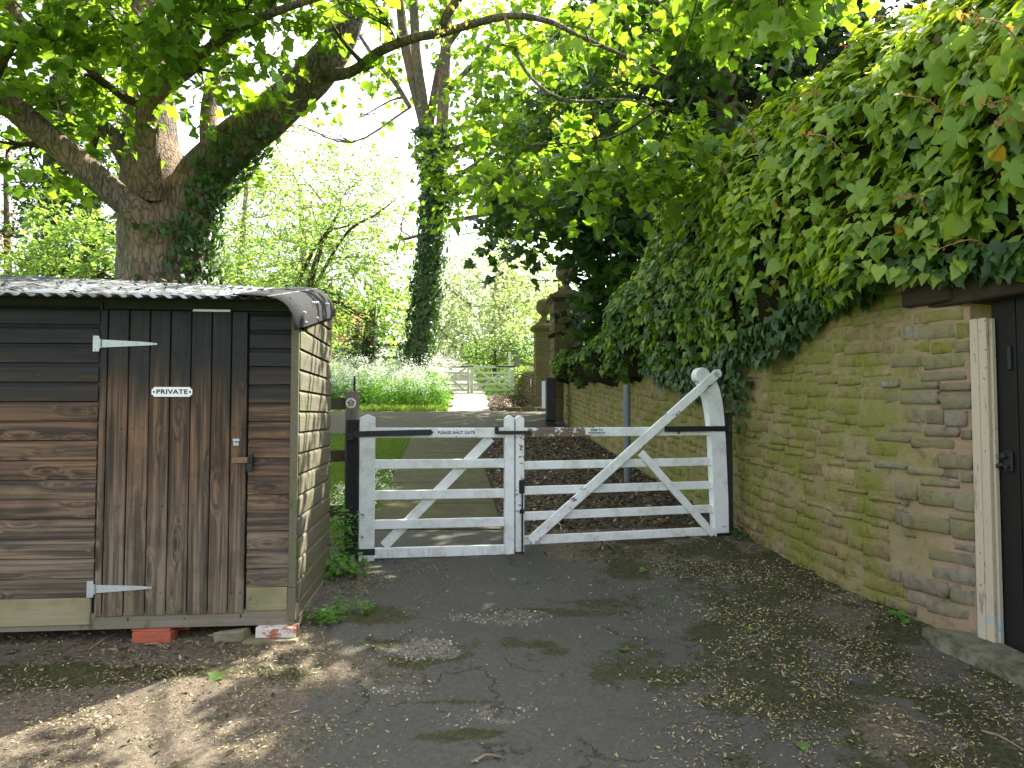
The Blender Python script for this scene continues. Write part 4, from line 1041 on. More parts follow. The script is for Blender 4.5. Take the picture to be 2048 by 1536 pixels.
# what the shed stands on
def block(name, label, cat, px, py, Y, d, mat, rz=0, top=None, jit=.003, bev=.006, sink=.01, grp=None, roll=0):
    p = P(px, py, Y); zg = float(fh(p[0], Y)); mb = MB(); mb.box((0, 0, d[2]/2), d, (Vector((0, 1, 0)), roll) if roll else None, bev, 2, jit)
    o = mb.build(name, mat); o.location = (p[0], Y, (zg-sink) if top is None else top-d[2]); o.rotation_euler = (0, 0, rz); return tag(o, label, cat, grp)
block('brick', 'whole red brick lying under the shed doorway, front one of its pair', 'brick', 311, 1262, 4.18, (.215, .10, .065), M['brick'], .02)
block('brick', 'thin red brick slip on top of the front brick, against the shed base board', 'brick', 309, 1243, 4.20, (.222, .09, .02), M['brick'], .0, top=.436)
block('brick', 'half red brick set back under the shed beside the whole brick', 'brick', 372, 1252, 4.36, (.08, .10, .075), M['brick'], .1, top=.435)
block('rubble_stone', 'pale rough stone wedged under the shed near its right corner', 'stone', 466, 1252, 4.20, (.185, .11, .06), M['stonegrey'], -.08, jit=.012, bev=.01, roll=-.12)
block('brick', 'red brick with flaking white paint under the shed corner', 'brick', 556, 1245, 4.215, (.225, .10, .058), M['brickp'], .03, top=.436)
block('flat_stone', 'flat pale stone slab beneath the paint-flecked brick', 'stone', 547, 1264, 4.19, (.30, .15, .04), M['stonegrey'], .04, top=.380, jit=.008, bev=.01)

# ------------------------------------------------------------------ the white gates
def bar(bm_, a, b, h, th, y=0, bev=.004):
    """flat bar from a to b (x,z) with height h"""
    a = Vector((a[0], 0, a[1])); b = Vector((b[0], 0, b[1])); d = b-a; ang = math.atan2(d.z, d.x)
    bm_.box(((a.x+b.x)/2, y, (a.z+b.z)/2), (d.length, th, h), (Vector((0, 1, 0)), -ang), bev); return bm_
def frame_of(p0, p1):
    d = np.array(p1)-np.array(p0); return math.atan2(d[1], d[0]), float(np.hypot(*d))
# left leaf
A, B = (-1.155, 5.77), (-.022, 5.97); rz, ln = frame_of(A, B)
lg = thing('field_gate', 'narrower white five-bar gate leaf, its sign reading please shut gate', 'gate', (*A, g(*A)), rz, 'white gate leaves closing the drive')
z0 = g(*A)
def stile(parent, x, wd, zb, zt, wear, th=.07):
    mb = MB(); pk = .028; mb.prism([(x-wd/2, zb), (x+wd/2, zb), (x+wd/2, zt-pk), (x, zt), (x-wd/2, zt-pk)], -th/2, th/2)
    bmesh.ops.bevel(mb.bm, geom=mb.bm.edges[:], offset=.003, segments=1, affect='EDGES'); return mb.build('stile', M['gate'], parent, wear=wear)
stile(lg, 0, .122, .0, 1.658-z0, .05); stile(lg, ln-.003, .078, .02, 1.652-z0, .5)
for i, (zc, h_) in enumerate(((1.507, .082), (1.256, .074), (1.010, .074), (.777, .074), (.549, .082))):
    mb = MB(); bar(mb, (.058, zc-z0+.003*(i == 4)), (ln-.04, zc-z0-.003), h_, .034); mb.build('rail', M['gate'], lg, wear=(.12, .05, .06, .12, .3)[i])
mb = MB(); bar(mb, (.135, .60-z0), (1.0, 1.462-z0), .078, .022, .029); mb.build('brace', M['gate'], lg, wear=.1)
mb = MB(); mb.prism([(-.115, .985), (.50, .997), (.523, 1.02), (.50, 1.043), (-.115, 1.03)], -.047, -.039); mb.cyl((-.118, -.04, .985), (-.118, -.04, 1.03), .016, n=10)
mb.box((-.13, -.03, .985), (.05, .05, .05), None, .004)
[mb.cyl((x_, -.045, 1.015), (x_, -.053, 1.015), .009, .006, 8) for x_ in (0, .12, .36)]; mb.build('strap_hinge', M['iron'], lg)
mb = MB(); mb.box((0, -.0, .078), (.132, .082, .05), None, .003); mb.box((-.1, 0, .078), (.1, .03, .04), None, .003); mb.build('bottom_hinge', M['iron'], lg)
mb = MB(); mb.box((ln-.11, -.03, 1.525-z0), (.03, .02, .062), None, .003); mb.box((ln+.03, -.047, 1.506-z0), (.27, .012, .028), None, .003); mb.cyl((ln+.16, -.05, 1.506-z0), (ln+.16, -.035, 1.506-z0), .02, n=12); mb.build('latch_bar', M['iron'], lg)
sg = bpy.data.objects.new('gate_sign', None); link(sg, lg); sg.location = (.71, -.021, 1.504-z0)
mb = MB(); mb.box((0, 0, 0), (.34, .004, .066), None, .001); mb.build('plate', M['enamel'], sg)
o = obj('lettering', text_mesh('PLEASE SHUT GATE', .0335, M['ink'], .0005, 1.0, .0009, 1.06), sg); o.location = (0, -.0032, .002)
mb = MB(); [mb.cyl((x_, -.002, z_), (x_, -.005, z_), .0035, n=8) for x_ in (-.162, 0, .162) for z_ in (-.028, .028)]; mb.build('screws', M['iron'], sg)
# right leaf, with the tall curved heel
A, B = (1.845, 6.47), (.058, 5.985); rz, ln = frame_of(B, A)
rg = thing('field_gate', 'wider white gate leaf with peeling paint, tall curved heel and long brace', 'gate', (*B, g(*B)), rz, 'white gate leaves closing the drive')
z0 = g(*B)
stile(rg, 0, .072, .02, 1.65-z0, .6)
for i, (zc, h_) in enumerate(((1.505, .078), (1.233, .07), (1.025, .07), (.815, .07), (.617, .072))):
    if i == 0:
        mb = MB(); bar(mb, (.036, zc-z0), (.72, zc-z0+.001), h_, .036); mb.build('rail', M['gate'], rg, wear=.98, label='top rail end with bare peeling paint')
        mb = MB(); bar(mb, (.72, zc-z0+.001), (ln-.04, zc-z0+.004), h_, .036); mb.build('rail', M['gate'], rg, wear=.6)
    else:
        mb = MB(); bar(mb, (.036, zc-z0-.001), (ln-.04, zc-z0+.003), h_, .032); mb.build('rail', M['gate'], rg, wear=(.0, .3, .3, .4, .5)[i])
def gx(px, py):           # photograph pixel -> gate-local (x,z) on the leaf's plane
    c, s = math.cos(rz), math.sin(rz); r = (px-1024)/FPX
    # solve x of B + t*(c,s) with X/Yeff = r
    t = (r*B[1]-B[0])/(c-r*s); Y = B[1]+t*s; p = P(px, py, Y); return (t, float(p[2])-z0)
outer = [(1450, 1077), (1449, 1000), (1447, 930), (1445, 870), (1443, 838), (1440, 805), (1435, 780), (1428, 758)]
inner = [(1422, 1077), (1421, 1000), (1419, 930), (1417, 870), (1413, 830), (1408, 800), (1401, 775), (1396, 765)]
o_ = [gx(*q) for q in outer]; i_ = [gx(*q) for q in inner]; hc = gx(1402, 752); hr = .074
head = [(hc[0]+hr*math.cos(a), hc[1]+hr*math.sin(a)) for a in np.linspace(math.radians(-25), math.radians(235), 14)]
poly = o_+[q for q in head if q[1] > i_[-1][1]+.004]+i_[::-1]
mb = MB(); mb.prism(poly, -.042, .042); bmesh.ops.bevel(mb.bm, geom=[e for e in mb.bm.edges if abs(e.verts[0].co.y-e.verts[1].co.y) < .01], offset=.004, segments=1, affect='EDGES')
mb.build('heel_stile', M['gate'], rg, wear=.1)
a, b = gx(1056, 1080), gx(1428, 748); mb = MB(); bar(mb, a, b, .078, .028, -.056); 
e = Vector((b[0], -.056, b[1])); mb.cyl((e.x, -.07, e.z), (e.x, -.042, e.z), .0392, n=18)
bmesh.ops.translate(mb.bm, verts=[], vec=(0, 0, 0)); mb.build('brace', M['gate'], rg, wear=.62, label='long brace rising to the heel, paint flaking along its edges')
a, b = gx(1278, 905), gx(1420, 1068); mb = MB(); bar(mb, a, b, .066, .022, -.031); mb.build('brace', M['gate'], rg, wear=.35, label='short brace falling to the foot of the heel')
mb = MB()
for q in ((1228, 932), (1171, 978), (1113, 1030), (1056, 1078), (1293, 925), (1337, 971), (1378, 1016), (1418, 1058), (1413, 762)):
    x_, z_ = gx(*q); mb.cyl((x_, -.07 if q[0] < 1240 or q[1] < 800 else -.042, z_), (x_, -.074 if q[0] < 1240 or q[1] < 800 else -.046, z_), .011, .008, 10)
mb.build('bolt_heads', M['gate'], rg, wear=.4)
mb = MB(); a, b = gx(1324, 858), gx(1454, 857); bar(mb, a, b, .047, .008, -.047, .002); mb.cyl((b[0], -.047, b[1]-.03), (b[0], -.047, b[1]+.03), .018, n=10)
[mb.cyl((a[0]+d_, -.05, a[1]), (a[0]+d_, -.057, a[1]), .01, .007, 8) for d_ in (.05, .28, .5)]; mb.build('strap_hinge', M['iron'], rg)
mb = MB(); a = gx(1438, 1070); mb.box((a[0], 0, a[1]), (.13, .094, .05), None, .004); mb.box((a[0]+.07, 0, a[1]+.01), (.06, .03, .04), None, .004); mb.build('bottom_hinge', M['iron'], rg)
mb = MB(); mb.box((.012, -.044, 1.06-z0), (.045, .018, .11), None, .005); mb.box((.012, -.046, .86-z0), (.04, .014, .035), None, .003); mb.cyl((.014, -.05, .44-z0), (.014, -.05, 1.05-z0), .0075, n=8); mb.build('drop_bolt', M['iron'], rg)
sg = bpy.data.objects.new('gate_sign', None); link(sg, rg); a = gx(1191, 863); sg.location = (a[0], -.0225, a[1])
mb = MB(); aa, bb, cc = .102, .027, .008
mb.prism([(-aa, -bb+cc), (-aa+cc, -bb), (aa-cc, -bb), (aa, -bb+cc), (aa, bb-cc), (aa-cc, bb), (-aa+cc, bb), (-aa, bb-cc)], -.003, .003); mb.build('plate', M['enamel'], sg)
o = obj('lettering', text_mesh('KEEP TO', .0235, M['ink'], .0005, 1.15, .0009, 1.05), sg); o.location = (0, -.0042, .0125)
o = obj('lettering', text_mesh('FOOTPATH', .0235, M['ink'], .0005, 1.15, .0009, 1.05), sg); o.location = (0, -.0042, -.0125)

# posts
def post(name, label, px, Y, wd, dp, ztop, mat, zb=None, cat='post', bev=.008):
    x = (px-1024)/FPX*Y; zg = g(x, Y)-.1; mb = MB(); mb.box((0, 0, (ztop-zg)/2), (wd, dp, ztop-zg), None, bev, 2)
    t = thing(name, label, cat, (x, Y, zg)); mb.build('timber', mat, t); return t
lp = post('gate_post', 'black painted hanging post at the left of the gates, beside the shed', 708, 5.84, .095, .09, 1.615, M['blackwood'])
wp_ = post('waymark_post', 'grey timber post carrying a round white waymark disc', 705, 5.95, .098, .10, 1.845, M['post'])
dz = float(P(705.5, 806, 5.9)[2])-wp_.location.z
disc = bpy.data.objects.new('waymark_disc', None); link(disc, wp_); disc.location = (0, -.052, dz)
mb = MB(); mb.cyl((0, 0, 0), (0, -.003, 0), .043, n=32); mb.build('plate', M['enamel'], disc)
def flat(pts, y, mat, nm, parent):
    mb = MB(); mb.prism(pts, y-.0008, y); return mb.build(nm, mat, parent)
flat([(-.031, .003), (0, .031), (.031, .003), (.031, -.003), (.021, .0045), (.021, -.026), (-.021, -.026), (-.021, .0045), (-.031, -.003)], -.0034, M['ink'], 'arrow_outline', disc)
flat([(-.0175, -.023), (.0175, -.023), (.0175, -.004), (.008, .004), (-.008, .004), (-.0175, -.004)], -.0044, M['orange'], 'arrow_fill', disc)
flat([(-.0165, .003), (0, .021), (.0165, .003), (.009, .006), (-.009, .006)], -.0050, M['enamel'], 'arrow_roof', disc)
mb = MB(); mb.cyl((0, -.0035, .004), (0, -.0056, .004), .008, n=12); mb.build('emblem', M['blue'], disc)
mb = MB(); [mb.cyl((0, -.003, z_), (0, -.0045, z_), .002, n=8) for z_ in (.037, -.037)]; mb.build('screws', M['iron'], disc)
mb = MB(); mb.cyl((0, 0, 0), (0, 0, .13), .011, .008, n=10); o = mb.build('iron_pin', M['iron'], wp_); o.location = (.008, .03, 1.845-wp_.location.z)
post('gate_post', 'black painted hanging post at the right of the gates, against the stone wall', 1453, 6.56, .075, .09, 1.67, M['blackwood'])
fn = thing('rail_fence', 'three-rail brown timber fence disappearing behind the shed', 'fence', (-1.42, 5.97, g(-1.4, 5.97)))
for zc in (1.745, 1.315, .865):
    mb = MB(); bar(mb, (-2.9, zc-.10-fn.location.z), (.04, zc-fn.location.z), .095, .035); mb.build('rail', M['rail'], fn)
mb = MB(); mb.box((-1.5, .05, .6), (.1, .1, 1.4), None, .006); mb.build('fence_post', M['rail'], fn); mb = MB(); mb.box((-2.85, .05, .6), (.1, .1, 1.4), None, .006); mb.build('fence_post', M['rail'], fn)

# ------------------------------------------------------------------ far gates
def far_gate(label, p0, p1, H, hinge_left, grp, braces=1, mat='fargate'):
    rz, ln = frame_of(p0, p1); t = thing('field_gate', label, 'gate', (*p0, g(*p0)), rz, grp); s = H/1.15
    dzg = (g(*p1)-g(*p0))/ln
    for x, wd, hh in ((0, .12, H+.08 if hinge_left else H+.04), (ln, .12 if not hinge_left else .1, H+.04 if hinge_left else H+.12)):
        mb = MB(); mb.prism([(x-wd/2, .03), (x+wd/2, .03), (x+wd/2, hh-.04), (x, hh), (x-wd/2, hh-.04)], -.04, .04); mb.build('stile', M[mat], t)
    for k, zz in enumerate((.14, .36, .58, .82, 1.06)):
        mb = MB(); bar(mb, (.05, zz*s), (ln-.05, zz*s), .10 if k == 4 else .085, .035); mb.build('rail', M[mat], t)
    if hinge_left: q = [((ln*.45, .12*s+.45), (ln-.1, 1.0*s)), ((ln*.52, .6*s), (ln-.12, .1*s))]
    else: q = [((.12, 1.0*s), (ln-.15, .12*s)), ((.15, .12*s), (ln-.2, 1.0*s))]
    for n_, (a, b) in enumerate(q): mb = MB(); bar(mb, a, b, .09, .024, .03 if n_ else -.03); mb.build('brace', M[mat], t)
    mb = MB()
    if hinge_left: mb.box((ln-.05, -.03, 1.08*s), (.5, .02, .04))
    else: mb.box((ln-.3, -.04, 1.07*s), (.8, .02, .05)); mb.box((ln, -.04, .1*s), (.14, .06, .06))
    mb.build('ironwork', M['iron'], t); return t
far_gate('left leaf of the pale gates closing the sunlit far path', (-3.4, 30.0), (-1.82, 30.0), 1.2, True, 'pale gate leaves across the far path')
far_gate('right leaf of the pale gates closing the sunlit far path', (-1.68, 30.0), (.02, 30.0), 1.2, False, 'pale gate leaves across the far path')
far_gate('distant pale gate half lost behind the drooping leaves', (-6.4, 58), (-4.15, 58), 1.25, False, None)
def simple_post(label, x, y, wd, h, mat):
    mb = MB(); mb.box((0, 0, h/2-.1), (wd, wd, h+.2), None, .01); o = mb.build('fence_post', mat); o.location = (x, y, g(x, y)); return tag(o, label, 'post')
simple_post('stout brown post at the right end of the far pale gates', .21, 30.0, .22, 1.55, M['post'])
simple_post('slim pale post just behind the right leaf of the far gates', -.1, 31.5, .12, 1.7, M['fargate'])
simple_post('dark post carrying the most distant gate', -4.02, 58.1, .2, 1.6, M['rail'])
ff = thing('rail_fence', 'short pale rail fence right of the far gate post', 'fence', (.35, 30.4, g(.35, 30.4)))
for z_ in (.75, 1.15): mb = MB(); bar(mb, (0, z_+.12), (1.0, z_-.02), .11, .05); mb.build('rail', M['post'], ff)
mb = MB(); mb.box((.42, .05, .6), (.1, .1, 1.4)); mb.build('fence_post', M['fargate'], ff)
ff = thing('rail_fence', 'dark brown two-rail fence in front of the brick house', 'fence', (-9.6, 34, g(-9, 34)))
for z_ in (1.95, 2.55, 1.35): mb = MB(); bar(mb, (-.3, z_-.6), (4.6, z_-.6), .13, .05); mb.build('rail', M['rail'], ff)
for x_ in (.2, 2.2, 4.3): mb = MB(); mb.box((x_, .05, .9), (.14, .12, 2.4)); mb.build('fence_post', M['rail'], ff)

# ------------------------------------------------------------------ brick house far left
hx, hy = P(690, 700, 62)[0], 62; hz = g(hx, hy)-1
hs = thing('brick_house', 'orange brick house with slate lean-to glimpsed through the trees', 'house', (hx, hy, hz))
mb = MB(); mb.box((-4.6, 3, 3.1), (10, 6, 6.2)); mb.build('wall', M['housebrick'], hs)
mb = MB(); mb.box((1.6, 3, 1.4), (2.2, 5.5, 2.8)); mb.build('side_wall', M['trim'], hs)
mb = MB(); mb.prism([(-10, 6.2), (.7, 6.2), (.2, 6.6), (-4.6, 9.5), (-9.6, 6.6)], -.3, 6.3); mb.build('roof', M['slate'], hs)
mb = MB(); mb.prism([(.45, 4.0), (.45, 3.85), (2.9, 2.75), (2.9, 2.9)], -.3, 6.0); mb.build('side_roof', M['slate'], hs)
mb = MB(); mb.cyl((.42, -.08, 0), (.42, -.08, 6.1), .06, n=8); mb.build('drainpipe', M['trim'], hs)
for x_, z_ in ((-.55, 2.0), (-2.6, 2.0), (-4.8, 2.0), (-2.6, 4.7), (-4.8, 4.7)):
    mb = MB(); mb.box((0, -.03, 0), (.95, .1, 1.25)); wn = mb.build('window', M['trim'], hs); wn.location = (x_, 0, z_)
    for sx in (-.21, .21): mb = MB(); mb.box((sx, -.09, 0), (.36, .02, 1.08)); mb.build('pane', M['glass'], wn)

# ------------------------------------------------------------------ ivy over the outbuilding and the garden wall
yk = [1.0, 3.0, 4.07, 4.35, 5.1, 6.3, 6.92, 12, 17.4]; xk = [3.25, 2.95, 2.60, 2.47, 2.26, 2.07, 2.05, wx(12), wx(17.4)]
def hull(y, t, n_=True):
    y = np.asarray(y, float); t = np.asarray(t, float)
    w_ = np.interp(y, yk, xk)
    zb = np.interp(y, [1, 3.6, 4.3, 5.0, 5.6, 6.2, 6.9, 8, 9.5, 12, 17.4], [2.44, 2.44, 2.48, 2.44, 2.33, 2.20, 2.05, 2.04, 2.14, 2.36, 2.66])
    zt = np.interp(y, [1, 4, 6, 8, 9.3, 10.3, 12, 14, 16, 17.4], [4.5, 4.5, 4.58, 4.6, 4.2, 3.6, 3.0, 2.9, 3.05, 3.0])
    back = np.interp(y, [1, 5, 6, 8, 9.5, 12, 17.4], [1.05, 1.0, .9, .62, .38, .25, .25]); bul = np.interp(y, [1, 4, 7, 9, 11, 17], [.3, .34, .36, .42, .34, .24])
    tt = np.clip(t, 0, 1); o_ = np.clip(t-1, 0, 1)
    x = w_-bul*np.sin(np.pi*tt**.65)*(1-.25*tt)+back*tt**2.1+o_*1.7
    z = zb+(zt-zb)*np.sin(tt*np.pi/2)**.92-o_*.25
    if n_:
        k = (fbm(y*1.9+3, t*3.0+z*.4, 3, 51)-.5)*.72; x = x-k*(1-.3*tt); z = z+(fbm(y*2.3, t*2+7, 3, 52)-.5)*.34*np.clip(tt*1.5, .25, 1)
    return np.stack([x, y+0*t, z], -1)
def hull_n(y, t, e=.04):
    a = hull(y+e, t)-hull(y-e, t); b = hull(y, t+e)-hull(y, t-e); n_ = np.cross(a, b); n_ = norm(n_); return np.where(n_[..., :1] > 0, n_*np.where(n_[..., 2:3] > .75, 1, -1), n_)
hedge = thing('ivy_mass', 'thick bright green ivy and creeper spilling over the stone outbuilding and garden wall', 'ivy', (2.6, 6, 2.4))
yy_ = np.linspace(1.0, 17.4, 150); tt_ = np.linspace(0, 1.9, 30); YY, TT = np.meshgrid(yy_, tt_)
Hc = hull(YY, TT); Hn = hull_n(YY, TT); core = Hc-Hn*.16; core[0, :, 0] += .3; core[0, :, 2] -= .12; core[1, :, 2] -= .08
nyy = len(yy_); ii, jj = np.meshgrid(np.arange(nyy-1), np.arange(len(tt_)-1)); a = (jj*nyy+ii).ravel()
obj('dark_backing_hull', mesh_tris('dark_backing_hull', core.reshape(-1, 3), np.stack([a, a+1, a+1+nyy, a+nyy], 1), M['core'], True), hedge, world=True)  # solid dark hull added inside the ivy to block light
def ivy_pts(nn, y0, y1, t0, t1, thick=.13):
    y = y0+(y1-y0)*R.rand(nn)**1.0; t = t0+(t1-t0)*R.rand(nn); p = hull(y, t); n_ = hull_n(y, t)
    p = p+n_*(R.uniform(-thick, .05, nn)[:, None]); return p, n_, y, t
sets = [ivy_pts(14000, 2.6, 7.2, -.02, 1.25), ivy_pts(6500, 7.0, 10.5, -.04, 1.2), ivy_pts(6000, 10.2, 17.4, -.05, 1.15), ivy_pts(1500, 1.0, 2.7, 0, 1.3), ivy_pts(2500, 3, 14, 1.2, 1.9)]
Pn = np.concatenate([s[0] for s in sets]); Nn = np.concatenate([s[1] for s in sets]); tv = np.concatenate([s[3] for s in sets])
D = np.zeros_like(Pn); D[:, 2] = -1; D[:, 0] -= .35; D += R.normal(size=D.shape)*.38
Nn = norm(Nn+np.array([0, -.1, .85])+R.normal(size=Nn.shape)*.4)
Sz = R.uniform(.04, .11, len(Pn))*np.where(R.rand(len(Pn)) < .06, 1.35, 1)
half = R.rand(len(Pn)) < .55; far = R.rand(len(Pn)) < np.interp(Pn[:, 1]-1.2*(Pn[:, 2]-2.4), [4.5, 6.5, 9], [.15, .6, .9])  # low and far leaves go darker: tree shade put into the leaf colour
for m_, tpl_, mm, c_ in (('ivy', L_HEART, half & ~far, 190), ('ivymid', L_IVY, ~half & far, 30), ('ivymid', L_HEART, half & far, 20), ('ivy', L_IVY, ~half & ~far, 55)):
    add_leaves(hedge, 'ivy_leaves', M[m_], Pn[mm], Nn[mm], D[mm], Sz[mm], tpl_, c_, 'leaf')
for k_ in range(26):
    y0_ = R.uniform(3.4, 9.0); tt0 = R.uniform(0, .5); q_ = []
    for j_ in range(5):
        yy0 = y0_+R.normal()*.10*j_; t0_ = tt0+j_*.11; q_.append(hull(np.array([yy0]), np.array([t0_]))[0]-hull_n(np.array([yy0]), np.array([t0_]))[0]*R.uniform(.0, .09))
    v, f = tube(q_, [.007, .006, .006, .005, .003], 5, 4); obj('woody_runner', mesh_tris('woody_runner', v, f, M['twig'], True), hedge, world=True)
# darker trailing fringe under the overhang and down the wall corner
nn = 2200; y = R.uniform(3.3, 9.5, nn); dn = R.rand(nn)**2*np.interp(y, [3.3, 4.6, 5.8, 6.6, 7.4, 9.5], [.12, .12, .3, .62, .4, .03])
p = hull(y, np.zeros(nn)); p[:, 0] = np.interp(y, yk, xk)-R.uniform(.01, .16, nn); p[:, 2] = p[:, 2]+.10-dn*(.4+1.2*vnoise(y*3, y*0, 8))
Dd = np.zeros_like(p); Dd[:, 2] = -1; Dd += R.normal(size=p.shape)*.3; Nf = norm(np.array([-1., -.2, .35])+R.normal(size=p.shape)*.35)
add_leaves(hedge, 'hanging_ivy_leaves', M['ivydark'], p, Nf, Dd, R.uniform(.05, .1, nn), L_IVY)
# five-fingered creeper leaves, pixel-measured on the ivy's surface
ysamp = np.linspace(3.0, 9, 160); tsamp = np.linspace(0, 1.1, 70); Ys, Ts = np.meshgrid(ysamp, tsamp); Hs = hull(Ys, Ts).reshape(-1, 3); Hns = hull_n(Ys, Ts).reshape(-1, 3)
def proj(p):
    d = p-np.array([0, 0, EYE]); c, s_ = math.cos(TH), math.sin(TH); f = d[..., 1]*c+d[..., 2]*s_; u = -d[..., 1]*s_+d[..., 2]*c
    return np.stack([1024+FPX*d[..., 0]/f, 768-FPX*u/f, f], -1)
Hp = proj(Hs)
def hull_at(px, py):
    e = np.hypot(Hp[:, 0]-px, Hp[:, 1]-py)+Hp[:, 2]*2; i = int(np.argmin(e)); return Hs[i], Hns[i]
cre = [(1705, 385, .17), (1925, 265, .16), (2005, 505, .19), (1870, 150, .17), (2010, 110, .16), (1960, 60, .14), (1850, 60, .13), (1795, 120, .12), (2030, 215, .15), (1560, 330, .11), (1660, 240, .12), (1975, 170, .13), (1890, 330, .11), (2035, 40, .15), (1760, 215, .11), (1625, 420, .1), (1900, 95, .13), (2020, 330, .12)]
Pc = []; Nc = []; Dc = []; Sc = []
for px, py, s in cre:
    p, n_ = hull_at(px, py); vd = norm(np.array([0, 0, EYE])-p); nn_ = norm(n_*.4+vd*.9+np.array([0, 0, .35])+R.normal(size=3)*.25)
    Pc.append(p+vd*.14+n_*.03); Nc.append(nn_); Dc.append([R.uniform(-.8, .8), -.2, -.7+R.uniform(-.2, .7)]); Sc.append(s)
Pc = np.array(Pc); Nc = np.array(Nc); Dc = np.array(Dc); Sc = np.array(Sc)
me = mesh_tris('creeper_leaf', L_CREEP[0], L_CREEP[1], M['creeper']); X, Dd, Z = frames(Nc, Dc); inv = root_inv(hedge)
for k in range(len(Pc)):
    s = Sc[k]; o = bpy.data.objects.new('creeper_leaf', me); link(o, hedge); x, y, z = X[k]*s, Dd[k]*s, Z[k]*s; p = Pc[k]
    o.matrix_basis = inv @ Matrix(((x[0], y[0], z[0], p[0]), (x[1], y[1], z[1], p[1]), (x[2], y[2], z[2], p[2]), (0, 0, 0, 1)))
# young pinkish shoots standing out of the ivy
sg_ = Geo(); yp = []; yn = []; yd = []; ysz = []
shoots = [(1790, 90, 1735, 30), (1730, 150, 1685, 90), (1520, 320, 1492, 262), (1560, 300, 1590, 262), (1700, 320, 1605, 268), (1900, 265, 1800, 190), (1960, 90, 1925, 30), (2048, 120, 1920, 40), (2045, 260, 1965, 210), (1980, 500, 1870, 500), (1455, 370, 1440, 335), (1640, 220, 1610, 190), (2046, 300, 1990, 245), (1860, 440, 1790, 400), (1600, 250, 1575, 225), (1850, 30, 1800, -20)]
for x0, y0, x1, y1 in shoots:
    a, n_ = hull_at(x0, y0); Y0 = a[1]; b = P(x1, y1, Y0-.12 if x0 > 1650 else Y0); md = (a+b)/2+np.array([0, -.05, .05])
    v, f = tube([a-n_*.03, md, b], [.0045, .0035, .0018], 5, 5); obj('shoot', mesh_tris('shoot', v, f, M['stem'], True), hedge, world=True); cp, _ = catmull([a, md, b], [1, 1, 1], 5)
    for q in cp[3:]:
        for _k in range(2): yp.append(q+R.normal(size=3)*.006); yn.append(norm(R.normal(size=3)+[0, -.6, .6])); yd.append((b-a)/np.linalg.norm(b-a)+R.normal(size=3)*.9); ysz.append(R.uniform(.02, .045))
add_leaves(hedge, 'shoot_leaves', M['creepred'], np.array(yp), np.array(yn), np.array(yd), np.array(ysz), L_SIMPLE)
for px, py, s in ((1988, 305, .085), (2010, 338, .05), (1545, 412, .05)):
    p, n_ = hull_at(px, py); vd = norm(np.array([0, 0, EYE])-p); me = mesh_tris('leaf', L_HEART[0], L_HEART[1], M['yellow']); o = bpy.data.objects.new('leaf', me); link(o, hedge); o['label'] = 'yellowed ivy leaf'
    X, Dd, Z = frames(np.array([vd]), np.array([[.5, 0, -.6]])); x, y, z = X[0]*s, Dd[0]*s, Z[0]*s; p = p+vd*.07
    o.matrix_basis = inv @ Matrix(((x[0], y[0], z[0], p[0]), (x[1], y[1], z[1], p[1]), (x[2], y[2], z[2], p[2]), (0, 0, 0, 1)))

# ------------------------------------------------------------------ gaps through which the sun reaches the ground
SV = np.array(sv[:])
LIT = [(-4.9, -.8, 1.6, 4.3, .25), (-6.5, -.6, 20.2, 24, 2.2), (-1.9, -.4, 19.9, 22.5, 1.9)]
def cull(O):
    k = np.ones(len(O), bool)
    for x0, x1, y0, y1, zp in LIT:
        q = O-SV*((O[:, 2]-zp)/SV[2])[:, None]; k &= ~((q[:, 0] > x0) & (q[:, 0] < x1) & (q[:, 1] > y0) & (q[:, 1] < y1) & (R.rand(len(O)) < .98))
    q = O-SV*((O[:, 2]-4.3)/SV[2])[:, None]; k &= ~((q[:, 0] > 2.35) & (q[:, 0] < 5) & (q[:, 1] > 2.8) & (q[:, 1] < 10.5) & (R.rand(len(O)) < .97) & (O[:, 2] > 4.2))
    return k
def pb(px, py, Y, rx, rz_, cnt, ry=None, **kw):
    """ellipsoid of foliage: centre and half-sizes measured in the photograph at distance Y"""
    s = Y/FPX; return (P(px, py, Y), (rx*s, ry if ry else (rx+rz_)*.5*s, rz_*s), cnt, kw)

